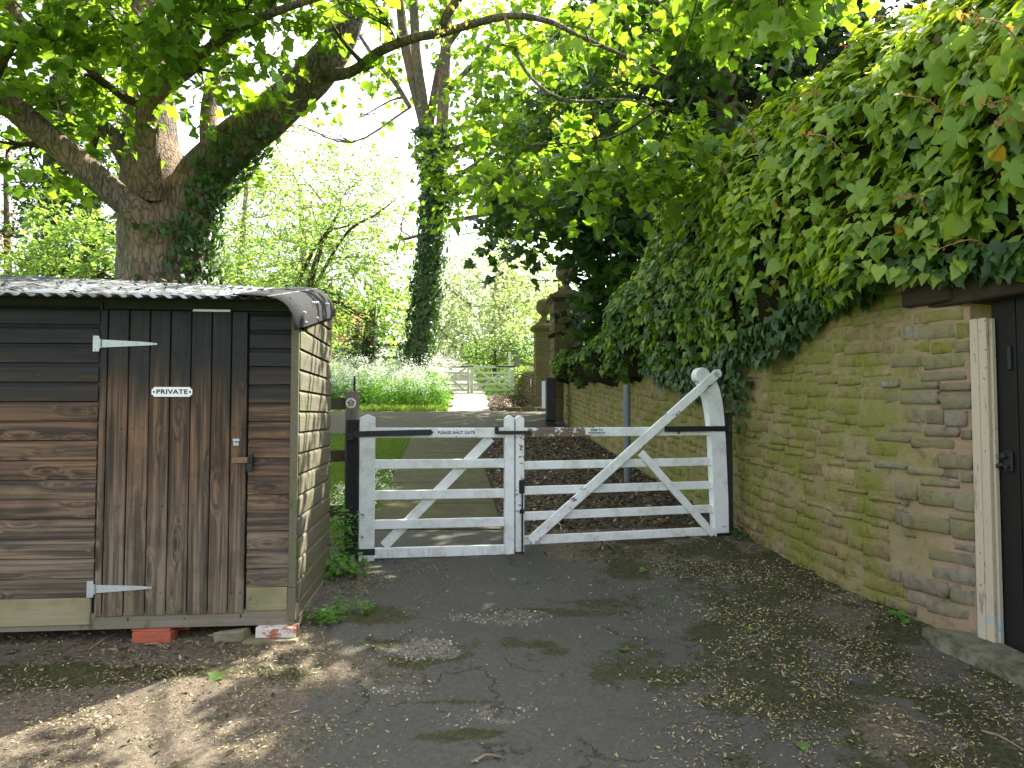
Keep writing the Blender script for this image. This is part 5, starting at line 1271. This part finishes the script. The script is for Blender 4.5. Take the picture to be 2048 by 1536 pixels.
# the big sycamore behind the shed
base = (-4.4, 9.0, g(-4.4, 9))
lim = [
 (PL([(322, 760, 9), (322, 600, 9), (322, 480, 9), (312, 380, 9.05), (300, 280, 9.2), (296, 150, 9.3), (292, 0, 9.4), (285, -250, 9.6)]), [.62, .51, .50, .43, .33, .31, .27, .2]),
 (PL([(335, 500, 8.8), (287, 438, 8.5), (242, 398, 8.4), (189, 352, 8.25), (113, 288, 8.0), (23, 211, 7.7), (-90, 110, 7.4)]), [.2, .175, .16, .15, .145, .135, .11]),
 (PL([(275, 345, 9.0), (225, 275, 9.0), (150, 215, 8.8), (65, 195, 8.6), (0, 150, 8.5)]), [.15, .11, .10, .09, .07]),
 (PL([(345, 540, 9.0), (372, 430, 8.95), (411, 348, 8.9), (470, 286, 8.8), (543, 228, 8.7), (625, 155, 8.6), (672, 90, 8.5), (705, 10, 8.4), (735, -90, 8.3), (760, -260, 8.2)]), [.34, .32, .30, .27, .24, .225, .20, .175, .155, .13]),
 (PL([(303, 395, 8.6), (297, 290, 8.3), (296, 215, 8.1), (330, 165, 7.9), (380, 125, 7.7), (370, 60, 7.5), (340, -20, 7.4)]), [.14, .12, .115, .11, .10, .085, .07]),
 (PL([(290, 120, 9.2), (230, 118, 8.9), (140, 120, 8.6), (60, 80, 8.3), (20, 10, 8.1), (10, -80, 8)]), [.1, .095, .09, .11, .09, .07]),
 (PL([(420, 300, 8.8), (418, 220, 8.9), (440, 120, 9), (470, 0, 9.1)]), [.12, .10, .085, .07]),
 (PL([(655, 150, 8.5), (705, 142, 8.2), (760, 102, 7.9), (830, 75, 7.6), (880, 66, 7.4), (1010, 32, 7.0), (1095, 42, 6.8), (1150, 68, 6.8), (1240, 108, 6.9), (1330, 150, 7.0)]), [.085, .062, .055, .05, .047, .036, .028, .022, .017, .01]),
 (PL([(880, 66, 7.4), (900, 20, 7.2), (960, -60, 7.0)]), [.05, .05, .04]),
 (PL([(1010, 32, 7.0), (1050, 140, 6.6), (1130, 200, 6.4), (1260, 200, 6.3), (1340, 240, 6.2)]), [.02, .017, .014, .01, .007]),
 (PL([(380, 125, 7.7), (470, 60, 7.2), (560, 20, 6.8), (680, -20, 6.5)]), [.06, .05, .04, .03]),
]
bl = [pb(90, 60, 7.6, 170, 110, 46), pb(330, 20, 7.2, 180, 80, 40), pb(490, 20, 7.0, 110, 60, 26), pb(170, 130, 7.9, 150, 60, 22), pb(400, 140, 7.8, 100, 50, 10), pb(640, 10, 7.7, 80, 40, 6),
      pb(760, 20, 7.4, 150, 70, 34), pb(60, 290, 8.2, 80, 60, 10), pb(170, 330, 10.2, 110, 90, 14), pb(300, 250, 10.6, 200, 140, 16),
      pb(1000, 90, 6.6, 150, 80, 64), pb(1170, 60, 6.4, 140, 80, 60), pb(890, 30, 7.0, 80, 50, 18), pb(1120, 200, 6.5, 150, 70, 56), pb(1060, 290, 6.9, 110, 50, 24), pb(1220, 220, 6.3, 110, 80, 46), pb(1300, 310, 6.9, 70, 50, 26), pb(1200, 330, 6.9, 110, 50, 20), pb(1400, -20, 5.6, 110, 40, 10),
      pb(300, -230, 7.5, 420, 180, 110), pb(820, -230, 6.6, 340, 160, 60), pb(700, -700, 6.5, 400, 260, 50), pb(620, -100, 7.2, 200, 90, 40), pb(1080, -260, 7.6, 160, 120, 40), pb(-250, 60, 7, 150, 260, 40), pb(450, -600, 8, 500, 250, 80), pb(100, -400, 5.5, 400, 150, 60)]
syc, nodes = make_tree('sycamore_tree', 'huge spreading sycamore behind the shed, its boughs arching over the drive', 'tree', base, lim, bl, M['syc'], M['bark'], L_SYC, S=.122, L=.6, n=16, droop=.3,
    singles=290, twigr=.005, sides=26, wob=.10, nb=6, cull=cull, mat2=M['twig'])
def tr_ivy(Pn, Nn):
    q = proj(Pn); px, py = q[:, 0], q[:, 1]; nz = vnoise(Pn[:, 0]*3+2, Pn[:, 2]*3, 4)
    a = (py > 300) & (py < 620) & (px > 352+40*(nz-.5)) & (px < 520) & (px > 352+(420-py)*.35)
    b = (py > 440) & (px > 268) & (px < 345) & (nz > .52)
    c = (py > 250) & (py < 480) & (px > 420) & (px < 560) & (nz > .45)
    return (a | b | c)
ivy_on(syc, nodes, 330, M['ivydark'], .13, .085, tr_ivy)
# hanging bunches of keys
Kp = []; 
for px, py, Y in ((660*0+138, 100, 7.2), (245, 25, 6.6), (375, 40, 6.8), (130, 95, 7.1), (880, 60, 6.0), (1258, 140, 5.4), (920, 20, 6), (1110, 230, 6.2), (1345, 300, 6.3), (1240, 150, 5.5), (300, 80, 7), (500, 120, 7), (1070, 330, 6.4), (1180, 260, 6.3)):
    c = P(px, py, Y)
    for _ in range(16): Kp.append(c+R.normal(size=3)*np.array([.035, .035, .06]))
Kp = np.array(Kp); Dk = R.normal(size=Kp.shape)*.4; Dk[:, 2] -= 1
add_leaves(syc, 'key_clusters', M['keys'], Kp, norm(R.normal(size=Kp.shape)), Dk, R.uniform(.03, .055, len(Kp)), L_SIMPLE)

# the ivy-clad tree in the middle
it_lim = [
 (PL([(832, 790, 26), (833, 730, 26), (842, 660, 26), (855, 580, 26), (862, 480, 26), (866, 400, 26), (860, 320, 26), (853, 265, 26), (842, 215, 26), (822, 140, 26), (806, 60, 26), (795, -60, 26)]), [.5, .38, .34, .32, .31, .30, .29, .26, .24, .2, .18, .14]),
 (PL([(850, 270, 25.9), (845, 200, 25.8), (833, 110, 25.6), (828, 20, 25.5), (825, -80, 25.4)]), [.2, .19, .18, .16, .12]),
 (PL([(858, 260, 26), (868, 190, 26), (880, 130, 26), (893, 95, 26), (935, 40, 26)]), [.16, .14, .13, .12, .07]),
 (PL([(872, 420, 25.8), (880, 300, 25.7), (886, 220, 25.6), (890, 120, 25.5), (896, 20, 25.4), (900, -60, 25.4)]), [.2, .22, .22, .2, .17, .13]),
 (PL([(885, 200, 25.6), (915, 160, 25.4), (955, 120, 25.2), (1000, 60, 25)]), [.1, .1, .09, .05]),
 (PL([(820, 215, 26), (790, 165, 26), (755, 125, 26), (700, 40, 26)]), [.09, .1, .08, .05]),
 (PL([(878, 400, 25.8), (930, 375, 25.4), (985, 350, 25), (1025, 320, 24.6), (1065, 285, 24), (1110, 260, 23.5)]), [.17, .15, .14, .12, .09, .05]),
 (PL([(880, 385, 25.8), (920, 350, 25.4), (965, 320, 25), (1010, 285, 24.6)]), [.1, .09, .08, .05]),
 (PL([(880, 310, 25.8), (930, 290, 25.4), (1000, 265, 25), (1090, 235, 24)]), [.13, .11, .09, .05]),
 (PL([(952, 330, 25.2), (945, 310, 25), (920, 300, 25)]), [.06, .05, .04])]
it_bl = [pb(980, 290, 24.5, 130, 80, 60), pb(1000, 420, 24, 110, 70, 44), pb(940, 380, 25, 90, 60, 26), pb(1080, 180, 23, 140, 130, 120), pb(970, 120, 25, 90, 120, 44), pb(700, 80, 26, 90, 90, 20), pb(730, 230, 27, 70, 70, 9), pb(1110, 300, 20, 130, 90, 90), pb(860, -10, 26, 140, 60, 24), pb(1130, 350, 21, 130, 100, 70), pb(600, 250, 27, 60, 60, 5), pb(800, 480, 27, 50, 80, 6),
         (np.array([1.8, 22.3, 9.3]), (3.2, 2.8, 1.3), 170, {}), pb(950, -200, 25, 400, 200, 150), pb(1200, 50, 21, 160, 140, 80)]
itt, nodes2 = make_tree('ivy_clad_tree', 'tall forked tree beyond the lane, its leaning trunk wrapped in dark ivy', 'tree', (-3.45, 26, g(-3.45, 26)), it_lim, it_bl, M['syc'], M['bark'], L_SYC, S=.22, L=1.3, n=12, droop=.25, twigr=.012, sides=14, nb=6, cull=cull)
def it_sel(Pn, Nn):
    q = proj(Pn); return (q[:, 1] > 250) & (q[:, 0] < 905) & ((q[:, 1] > 360) | (R.rand(len(q)) < .6))
o = ivy_on(itt, nodes2, 240, M['ivydark'], .27, .15, it_sel)

# dark sycamore and yew behind the garden wall
P_ = lambda *a: P(*a)
ds_lim = [([np.array([3.6, 13.2, .9]), np.array([3.7, 13.3, 3]), np.array([4.0, 13.4, 6]), np.array([4.2, 13.5, 10])], [.35, .3, .24, .14]),
          ([np.array([3.7, 13.2, 2.6]), np.array([3.0, 12.6, 4]), np.array([2.2, 12, 5.2])], [.14, .1, .05]), ([np.array([3.7, 13.2, 3.2]), np.array([4.6, 12.4, 5]), np.array([5.4, 11.6, 6.5])], [.16, .12, .06])]
ds_bl = [pb(1100, 390, 13, 110, 40, 30), pb(1040, 465, 13.5, 80, 32, 18), pb(1260, 475, 13, 75, 40, 30), pb(1275, 430, 13, 110, 70, 56), pb(1270, 580, 13, 90, 80, 50), (np.array([2.9, 10.9, 7.8]), (1.3, 1.4, .4), 60, {}), (np.array([3.4, 13.8, 8.6]), (2.6, 3.0, 2.0), 150, {}), (np.array([2.6, 16.5, 8.6]), (2.2, 2.6, 1.8), 120, {}), pb(1330, 520, 12.5, 120, 100, 50), pb(1215, 640, 14, 40, 40, 10), pb(1350, 640, 12, 90, 60, 26), pb(1290, 340, 13.5, 160, 80, 46), pb(1230, 720, 14, 40, 30, 6)]  # upper clumps are added to shade the drive
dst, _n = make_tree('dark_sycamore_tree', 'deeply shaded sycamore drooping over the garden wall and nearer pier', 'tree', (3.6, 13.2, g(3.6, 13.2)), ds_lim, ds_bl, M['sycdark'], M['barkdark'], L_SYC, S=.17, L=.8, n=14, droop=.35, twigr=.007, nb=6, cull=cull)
yw_lim = [([np.array([6.0, 15.5, 1.2]), np.array([6.0, 15.5, 5]), np.array([6.1, 15.5, 10]), np.array([6.2, 15.6, 15])], [.5, .42, .3, .15]),
          (PL([(1600, 500, 15), (1500, 235, 13), (1440, 215, 12.5), (1380, 170, 12.3)]), [.12, .06, .05, .03]), (PL([(1500, 235, 13), (1580, 240, 12.5), (1650, 215, 12.2)]), [.05, .04, .02]), (PL([(1500, 235, 13), (1560, 120, 12.6), (1640, 60, 12)]), [.05, .04, .02])]
yw_bl = [pb(1500, 420, 15, 180, 130, 130), pb(1400, 250, 16, 150, 160, 110), pb(1600, 180, 15.5, 170, 170, 150), pb(1480, 30, 16, 180, 140, 120), pb(1700, 60, 15, 150, 120, 70), pb(1330, 480, 16, 120, 120, 90), pb(1640, 330, 15, 120, 120, 60), pb(1290, 620, 16, 110, 80, 70), pb(1380, 600, 15, 80, 80, 50)]
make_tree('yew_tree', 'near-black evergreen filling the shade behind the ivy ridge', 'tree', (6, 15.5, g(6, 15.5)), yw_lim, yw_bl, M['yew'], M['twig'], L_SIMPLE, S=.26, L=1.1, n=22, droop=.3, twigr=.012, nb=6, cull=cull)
rs_lim = [([np.array([8.5, 19, 1.6]), np.array([8.2, 18.8, 6]), np.array([7.5, 18, 11])], [.5, .4, .2])]
rs_bl = [pb(1330, 130, 19, 150, 150, 90), pb(1230, 330, 20, 100, 90, 34), pb(1450, 120, 20, 130, 150, 60), pb(1560, 20, 19, 150, 100, 50), pb(1200, 160, 20, 110, 110, 40), pb(1400, 350, 20, 110, 110, 50)]
make_tree('shaded_tree', 'mid green leafy tree rising behind the dark sycamore', 'tree', (8.5, 19, g(8.5, 19)), rs_lim, rs_bl, M['syc'], M['barkdark'], L_SYC, S=.22, L=1.1, n=12, twigr=.01, nb=5)
# sprays of another sycamore hanging in at the top right
os_lim = [([np.array([6.5, 9.5, .8]), np.array([6.3, 9.3, 4]), np.array([5.2, 8.5, 6.5]), np.array([3.6, 7.4, 7.4]), np.array([2.6, 6.6, 6.6]), P(1560, 20, 6.2)], [.3, .24, .15, .1, .05, .015])]
os_bl = [pb(1560, -25, 6.0, 90, 30, 6), pb(1450, -120, 6.0, 160, 40, 16), pb(1530, 30, 6.1, 60, 25, 2), (np.array([2.45, 6.5, 5.95]), (.7, .9, .2), 60, {}), (np.array([1.6, 6.4, 5.75]), (.7, .8, .2), 36, {}), (np.array([2.5, 7.9, 6.6]), (.8, .8, .2), 40, {}), (np.array([3.1, 8.6, 7.0]), (.7, 1.3, .3), 60, {}), (np.array([1.5, 8.1, 6.7]), (1.0, 1.2, .35), 70, {}), (np.array([2.1, 6.9, 7.0]), (.8, .9, .4), 34, {})]  # clumps above the view are added to shade the forecourt
make_tree('overhanging_sycamore_tree', 'sycamore behind the outbuilding, sunlit sprays hanging in at the top right', 'tree', (6.5, 9.5, g(6.5, 9.5)), os_lim, os_bl, M['syc'], M['barkdark'], L_SYC, S=.15, L=.6, n=12, droop=.3, twigr=.005, nb=5, cull=cull)

# ------------------------------------------------------------------ trees further off
def bgtree(name, label, px, Yd, pybase, ppts, prad, blobs, mat, bk, S, L=1.4, n=14, group='trees beyond the lane', **kw):
    b = P(px, pybase, Yd); return make_tree(name, label, 'tree', (b[0], Yd, g(b[0], Yd)), [(PL([(x, y, Yd) for x, y in ppts]), prad)]+kw.pop('more', []), blobs, mat, bk, L_SIMPLE, group=group, S=S, L=L, n=n, **kw)
bgtree('birch_tree', 'slender pale-stemmed tree right of the big sycamore', 480, 30, 700, [(472, 720), (480, 560), (488, 440), (497, 330), (505, 250)], [.16, .13, .11, .08, .04],
    [pb(500, 330, 30, 80, 70, 51), pb(470, 460, 30, 80, 100, 90), pb(540, 430, 31, 90, 100, 90), pb(500, 560, 30, 110, 60, 90)], M['mid'], M['barkpale'], .17, twigr=.012)
bgtree('spreading_tree', 'light green spreading tree with bare slanting boughs left of the ivy-clad trunk', 620, 28, 740, [(600, 760), (615, 600), (640, 500), (680, 420)], [.2, .16, .1, .05],
    [pb(620, 370, 28, 110, 60, 69), pb(720, 360, 29, 90, 70, 75), pb(700, 480, 28, 110, 80, 120), pb(600, 520, 28, 120, 80, 135), pb(780, 530, 29, 50, 70, 51), pb(680, 590, 27, 110, 50, 105), pb(560, 620, 27, 90, 50, 75), pb(740, 640, 28, 50, 40, 24)],
    M['mid'], M['barkdark'], .17, more=[(PL([(615, 600, 28), (690, 470, 27.8), (750, 430, 27.5), (790, 400, 27.5)]), [.08, .06, .04, .02]), (PL([(560, 640, 28), (640, 480, 28), (700, 450, 28)]), [.08, .07, .03])], twigr=.012)
bgtree('lime_tree', 'pale yellow-green tree standing in full sun behind the spreading tree', 610, 45, 700, [(620, 740), (610, 560), (600, 380)], [.4, .3, .12],
    [pb(560, 330, 45, 120, 80, 90), pb(680, 400, 45, 150, 120, 195), pb(520, 480, 44, 110, 130, 165), pb(640, 560, 44, 160, 110, 225), pb(790, 420, 46, 60, 90, 51), pb(420, 520, 44, 80, 80, 90)], M['pale'], M['barkpale'], .26, L=2, twigr=.02)
bgtree('weeping_tree', 'pale weeping tree trailing over the far gates', 985, 44, 700, [(985, 730), (990, 600), (1000, 520)], [.3, .22, .12],
    [pb(960, 560, 42, 80, 90, 195), pb(900, 580, 42, 50, 100, 135), pb(1030, 560, 44, 70, 90, 165), pb(930, 660, 40, 50, 40, 75), pb(1060, 600, 42, 50, 80, 90), pb(870, 640, 38, 30, 60, 75)],
    M['willow'], M['barkpale'], .2, L=2.0, droop=1.1, n=16, twigr=.012, up=.2)
bgtree('bare_topped_tree', 'tall grey trunk with stubby limbs rising behind the weeping tree', 1010, 60, 700, [(1012, 720), (1012, 600), (1010, 500), (1012, 440), (1005, 380)], [.75, .65, .6, .5, .3],
    [pb(1010, 400, 60, 120, 60, 60), pb(1080, 480, 60, 80, 80, 60), pb(920, 470, 60, 80, 70, 60), pb(980, 330, 60, 140, 70, 75)], M['pale'], M['bark'], .3, L=2.2, more=[(PL([(1012, 500, 60), (985, 480, 60), (970, 455, 60)]), [.3, .2, .1]), (PL([(1014, 480, 60), (1040, 470, 60), (1050, 440, 60)]), [.3, .2, .1])], twigr=.02)
bgtree('rounded_tree', 'yellow-green tree glowing through the gap beside the dark sycamore', 1120, 34, 720, [(1130, 740), (1125, 640), (1120, 560)], [.25, .2, .1],
    [pb(1090, 560, 34, 70, 60, 90), pb(1170, 610, 33, 80, 70, 90), pb(1080, 660, 36, 40, 50, 60), pb(1210, 660, 32, 60, 60, 60)], M['pale'], M['barkdark'], .2, twigr=.012)
bgtree('ivy_covered_stump', 'ivy-smothered old trunk among the white flowers near the brick house', 738, 29, 720, [(738, 790), (738, 700), (742, 640), (748, 610)], [.35, .3, .2, .1],
    [pb(735, 680, 29, 30, 42, 60), pb(728, 720, 29, 36, 26, 39)], M['ivydark'], M['barkdark'], .17, L=.6, twigr=.01, group=None)
# left side, behind the shed
bgtree('ivy_clad_tree', 'ivy-covered upright trunk at the far left behind the big sycamore', 110, 17, 600, [(112, 700), (110, 560), (108, 420), (112, 300), (118, 150), (122, 0), (122, -100)], [.3, .28, .27, .25, .2, .16, .1],
    [pb(95, 480, 17, 40, 110, 90), pb(110, 350, 17, 42, 110, 90), pb(200, 300, 17.5, 50, 90, 54), pb(190, 420, 17, 34, 60, 36), pb(150, 190, 17, 70, 60, 45)], M['ivydark'], M['barkdark'], .15, L=.5, n=14, group='trees behind the shed', more=[(PL([(180, 600, 17.5), (185, 400, 17.5), (195, 250, 17.6), (200, 100, 17.6)]), [.2, .18, .15, .1])])
bgtree('rounded_tree', 'sunny green bush just over the shed roof left of the sycamore trunk', 170, 13, 640, [(170, 700), (170, 560), (175, 500)], [.12, .09, .04],
    [pb(165, 500, 13, 75, 55, 90), pb(70, 540, 13.5, 80, 40, 60), pb(215, 550, 12.5, 40, 40, 39), pb(130, 440, 14, 50, 40, 39)], M['mid'], M['barkdark'], .12, L=.5, n=14, group='trees behind the shed')
bgtree('copper_tree', 'thin bronze-leaved tree against the sky at the left edge', 20, 22, 600, [(20, 700), (15, 500), (10, 330)], [.15, .1, .05],
    [pb(20, 510, 22, 50, 60, 51), pb(0, 370, 23, 60, 60, 30), pb(60, 430, 23, 40, 50, 18), pb(20, 260, 23, 60, 50, 33)], M['copper'], M['barkdark'], .14, L=.9, group='trees behind the shed')
bgtree('rounded_tree', 'hazy green tree filling the gap right of the sycamore trunk above the roof', 440, 24, 660, [(440, 720), (440, 600), (440, 540)], [.14, .1, .05],
    [pb(440, 560, 24, 70, 40, 60), pb(440, 470, 25, 60, 70, 36), pb(390, 600, 23, 60, 30, 45)], M['mid'], M['barkdark'], .16, L=1.0, group='trees behind the shed')
bgtree('rounded_tree', 'broad sunlit tree far behind on the left', 60, 48, 640, [(60, 740), (60, 560), (80, 420)], [.4, .3, .1],
    [pb(40, 560, 48, 120, 60, 105), pb(200, 560, 46, 120, 60, 105), pb(160, 420, 48, 100, 80, 60), pb(350, 600, 46, 120, 50, 90), pb(240, 480, 48, 90, 70, 75)], M['pale'], M['barkdark'], .28, L=2, group='trees behind the shed', twigr=.02)
bgtree('hawthorn_bush', 'dark rounded bush behind the right leaf of the far gates', 990, 35, 735, [(990, 760), (990, 720), (990, 700)], [.1, .08, .04],
    [pb(990, 705, 35, 52, 26, 105), pb(950, 715, 34.5, 18, 14, 21), pb(1040, 700, 35, 24, 30, 45)], M['ivymid'], M['barkdark'], .16, L=.7, n=14, group=None)
bgtree('shrub', 'young leafy shrub at the drystone wall foot near the far gate post', 1045, 27, 780, [(1050, 800), (1047, 770)], [.03, .02],
    [pb(1047, 745, 27, 14, 14, 15), pb(1040, 770, 27, 8, 12, 7)], M['mid'], M['barkdark'], .1, L=.35, n=10, group=None)
bgtree('hedge_bush', 'leafy bush between the lane verge and the brick house fence', 680, 31, 760, [(690, 790), (690, 700)], [.08, .05],
    [pb(650, 640, 31, 50, 60, 60), pb(640, 700, 30, 50, 40, 45), pb(800, 690, 32, 50, 18, 15)], M['mid'], M['barkdark'], .15, L=.9, group=None)
# far woodland on the rise
Fp = []
for x0 in np.linspace(-190, 150, 70):
    yb = 165+R.uniform(-10, 25); h = R.uniform(9, 17); c = np.array([x0+R.uniform(-3, 3), yb, g(x0, yb)+h*.5]); k = 240
    Fp.append(c+rdir(k)*np.array([h*.45, h*.4, h*.6])*R.uniform(.6, 1, (k, 1)))
Fp = np.concatenate(Fp); Nf = R.normal(size=Fp.shape)+[0, -.5, .8]; Df = R.normal(size=Fp.shape)
V, F = leaf_geo(Fp, norm(Nf), Df, R.uniform(1.0, 2.4, len(Fp)), L_SIMPLE)
tag(obj('far_wood', mesh_tris('far_wood', V, F, M['mid'])), 'distant wood along the top of the rise', 'wood', kind='stuff')

# ------------------------------------------------------------------ cow parsley
def parsley(label, nn, x0, x1, y0, y1, h, us, cond=None, grp=None):
    x = R.uniform(x0, x1, nn); y = R.uniform(y0, y1, nn)
    if cond is not None: k = cond(x, y); x = x[k]; y = y[k]
    c = len(x); z = G(x, y); hh = h*R.uniform(.35, 1.1, c)*(.5+.9*vnoise(x*1.1, y*1.1, 6)); top = np.stack([x, y, z+hh], 1)
    root = thing('cow_parsley', label, 'wildflowers', (float((x0+x1)/2), float((y0+y1)/2), g(0, (y0+y1)/2)), group=grp); root['kind'] = 'stuff'
    Fp = np.repeat(top, 16, 0)+R.normal(size=(c*16, 3))*np.array([us*1.3, us*1.3, us*1.1]); Nn = norm(np.tile([0, -.5, 1.], (len(Fp), 1))+R.normal(size=Fp.shape)*.4)
    tpl = (np.array([(-.5, 0, 0), (.1, -.5, 0), (.5, .1, 0), (-.1, .5, .0)], float), np.array([(0, 1, 2), (0, 2, 3)]))
    V, F = leaf_geo(Fp, Nn, R.normal(size=Fp.shape), us*R.uniform(.5, 1.0, len(Fp)), tpl); q = obj('flowers', mesh_tris('flowers', V, F, M['umbel']), root, world=True); q['kind'] = 'stuff'
    v, f = twigs_geo(np.stack([x, y, z], 1), top, .004*us/.05); q = obj('stems', mesh_tris('stems', v, f, M['weed']), root, world=True); q['kind'] = 'stuff'
    m = 16; t = R.rand(c*m)**.8*.85; Lp = np.repeat(np.stack([x, y, z], 1), m, 0); Lp[:, 2] += t*np.repeat(hh, m)*.95; Lp[:, :2] += R.normal(size=(c*m, 2))*us*1.8
    D = R.normal(size=Lp.shape); D[:, 2] -= .2; Nn = R.normal(size=Lp.shape)*.6+[0, -.2, 1]; V, F = leaf_geo(Lp, norm(Nn), D, us*R.uniform(.9, 2.2, len(Lp)), L_SIMPLE)
    q = obj('leaves', mesh_tris('leaves', V, F, M['weed']), root, world=True); q['kind'] = 'stuff'; return root
parsley('dense bank of white cow parsley flowering in the sun beyond the lane', 1500, -6.2, -1.9, 22.2, 26.5, 1.15, .05, lambda x, y: (x < -1.9-.07*(y-20.3)-.1*(y-22)+.2*R.rand(len(x))))
parsley('few white cow parsley heads by the fence rails beside the shed', 55, -1.75, -1.38, 6.3, 8.6, .42, .022)
parsley('scattered white flowers in the grass behind the far gates', 60, -.6, .4, 31.5, 36, .6, .04)

# ------------------------------------------------------------------ small plants by the shed and wall, twigs, fallen leaves
def weed(label, x, y, n_, S, h, tpl=L_SIMPLE, mat='weed', spread=.08, grp=None, name='weed'):
    z = float(fh(x, y)); t = thing(name, label, 'plant', (x, y, z), group=grp); q = R.normal(size=(n_, 3))*np.array([spread, spread, 0]); q[:, 2] = np.abs(R.rand(n_))*h
    p = q+np.array([x, y, z]); D = norm(q*np.array([1, 1, .2])+R.normal(size=q.shape)*.02); D[:, 2] += .2; Nn = norm(R.normal(size=q.shape)*.35+[0, -.3, 1])
    V, F = leaf_geo(p, Nn, D, S*R.uniform(.6, 1.2, n_), tpl); obj('leaves', mesh_tris('leaves', V, F, M[mat]), t, world=True)
    ks = R.choice(n_, min(n_, 14), replace=False); v, f = twigs_geo(np.tile([x, y, z], (len(ks), 1))+R.normal(size=(len(ks), 3))*[spread*.4, spread*.4, 0], p[ks], .0018); obj('stems', mesh_tris('stems', v, f, M['weed']), t, world=True)
    return t
def star(x, y, label, k=16):
    """whorled cleavers"""
    z = float(fh(x, y)); t = thing('cleavers_plant', label, 'plant', (x, y, z)); Pq = []; Dq = []
    for i in range(k):
        b = np.array([x, y, z])+np.array([R.normal()*.09, R.normal()*.05, 0]); hgt = R.uniform(.02, .11)
        for lv in range(3):
            for j in range(7): a = j*2*math.pi/7+R.rand(); Pq.append(b+[0, 0, hgt*(lv+1)/3]); Dq.append([math.cos(a), math.sin(a), .25])
    Pq = np.array(Pq); V, F = leaf_geo(Pq, norm(np.tile([0, -.1, 1.], (len(Pq), 1))+R.normal(size=Pq.shape)*.15), np.array(Dq), R.uniform(.018, .034, len(Pq)), (L_SIMPLE[0]*np.array([.6, 1, 1]), L_SIMPLE[1]))
    obj('leaves', mesh_tris('leaves', V, F, M['weed']), t, world=True); return t
star(-1.14, 4.45, 'bright green cleavers clump at the shed corner', 26); star(-1.02, 4.62, 'smaller cleavers clump a step behind the shed corner', 14)
weed('low leafy weeds growing along the side wall of the shed', -1.24, 5.35, 160, .04, .14, L_HEART, 'weed', .07, name='nettle_patch')
weed('tangle of weeds at the foot of the black left post', -1.32, 5.75, 260, .035, .42, L_HEART, 'weed', .06, name='weed_tangle')
weed('two-leaved green seedling rooted at the wall foot', 2.14, 5.32, 3, .075, .05, L_HEART, 'weed', .02, name='seedling')
weed('three-leaved green seedling near the doorstep', 2.33, 4.42, 4, .075, .05, L_HEART, 'weed', .03, name='seedling')
weed('small ivy sprig by the black right post', 1.98, 6.35, 40, .035, .10, L_IVY, 'ivydark', .06, name='ivy_sprig')
fl = [(-2.52*0+(450-1024)/1440*3.69, 3.69, .075, 'pale green fallen leaf at the edge of the sun patch'), (.62, 3.98, .05, 'green fallen leaf on the bare tarmac right of centre'), (1.40, 4.3, .07, 'green fallen leaf lying on the litter below the wall'), (1.0, 5.45, .06, 'green fallen leaf in front of the wide gate leaf'), (1.0, 4.9, .05, 'curled green leaf near the mossy patch'), (.12, 5.2, .05, 'small green leaf on tarmac below the meeting stiles'), (1.85, 5.1, .045, 'small green leaf close to the wall foot'), (1.2, 3.05, .05, 'yellow-green leaf fallen at the lower right')]
for x, y, s, lb in fl:
    me = mesh_tris('fallen_leaf', L_SYC[0]*s, L_SYC[1], M['mid']); o = obj('fallen_leaf', me); o.location = (x, y, float(fh(x, y))+.012); o.rotation_euler = (R.uniform(-.2, .2), R.uniform(-.2, .2), R.uniform(0, 6)); tag(o, lb, 'leaf')
st = [((1270, 1075, 1400, 1084), 'long thin brown stick in front of the wide gate leaf'), ((1378, 1084, 1412, 1092), 'short pale stick below the foot of the heel'), ((1208, 1090, 1226, 1102), 'tiny pale twig left of the long stick'), ((945, 1520, 1005, 1512), 'thin curved twig at the bottom centre'), ((300, 1288, 345, 1298), 'pale knotted twig in front of the bricks'), ((190, 1300, 240, 1270), 'bent dry stem by the shed base'), ((1945, 1462, 2030, 1500), 'curved grass stem at the lower right')]
for (x0, y0, x1, y1), lb in st:
    def gp(px, py):
        Y = FPX*EYE/(py-708); return np.array([(px-1024)/FPX*Y, Y, float(fh((px-1024)/FPX*Y, Y))+.008])
    a, b = gp(x0, y0), gp(x1, y1); md = (a+b)/2+np.array([.0, .02, .01]); v, f = tube([a, (a+md)/2, md, b], [.005, .006, .005, .003], 6, 3)
    o = obj('stick', mesh_tris('stick', v-a, f, M['stick'], True)); o.location = a; tag(o, lb, 'stick')
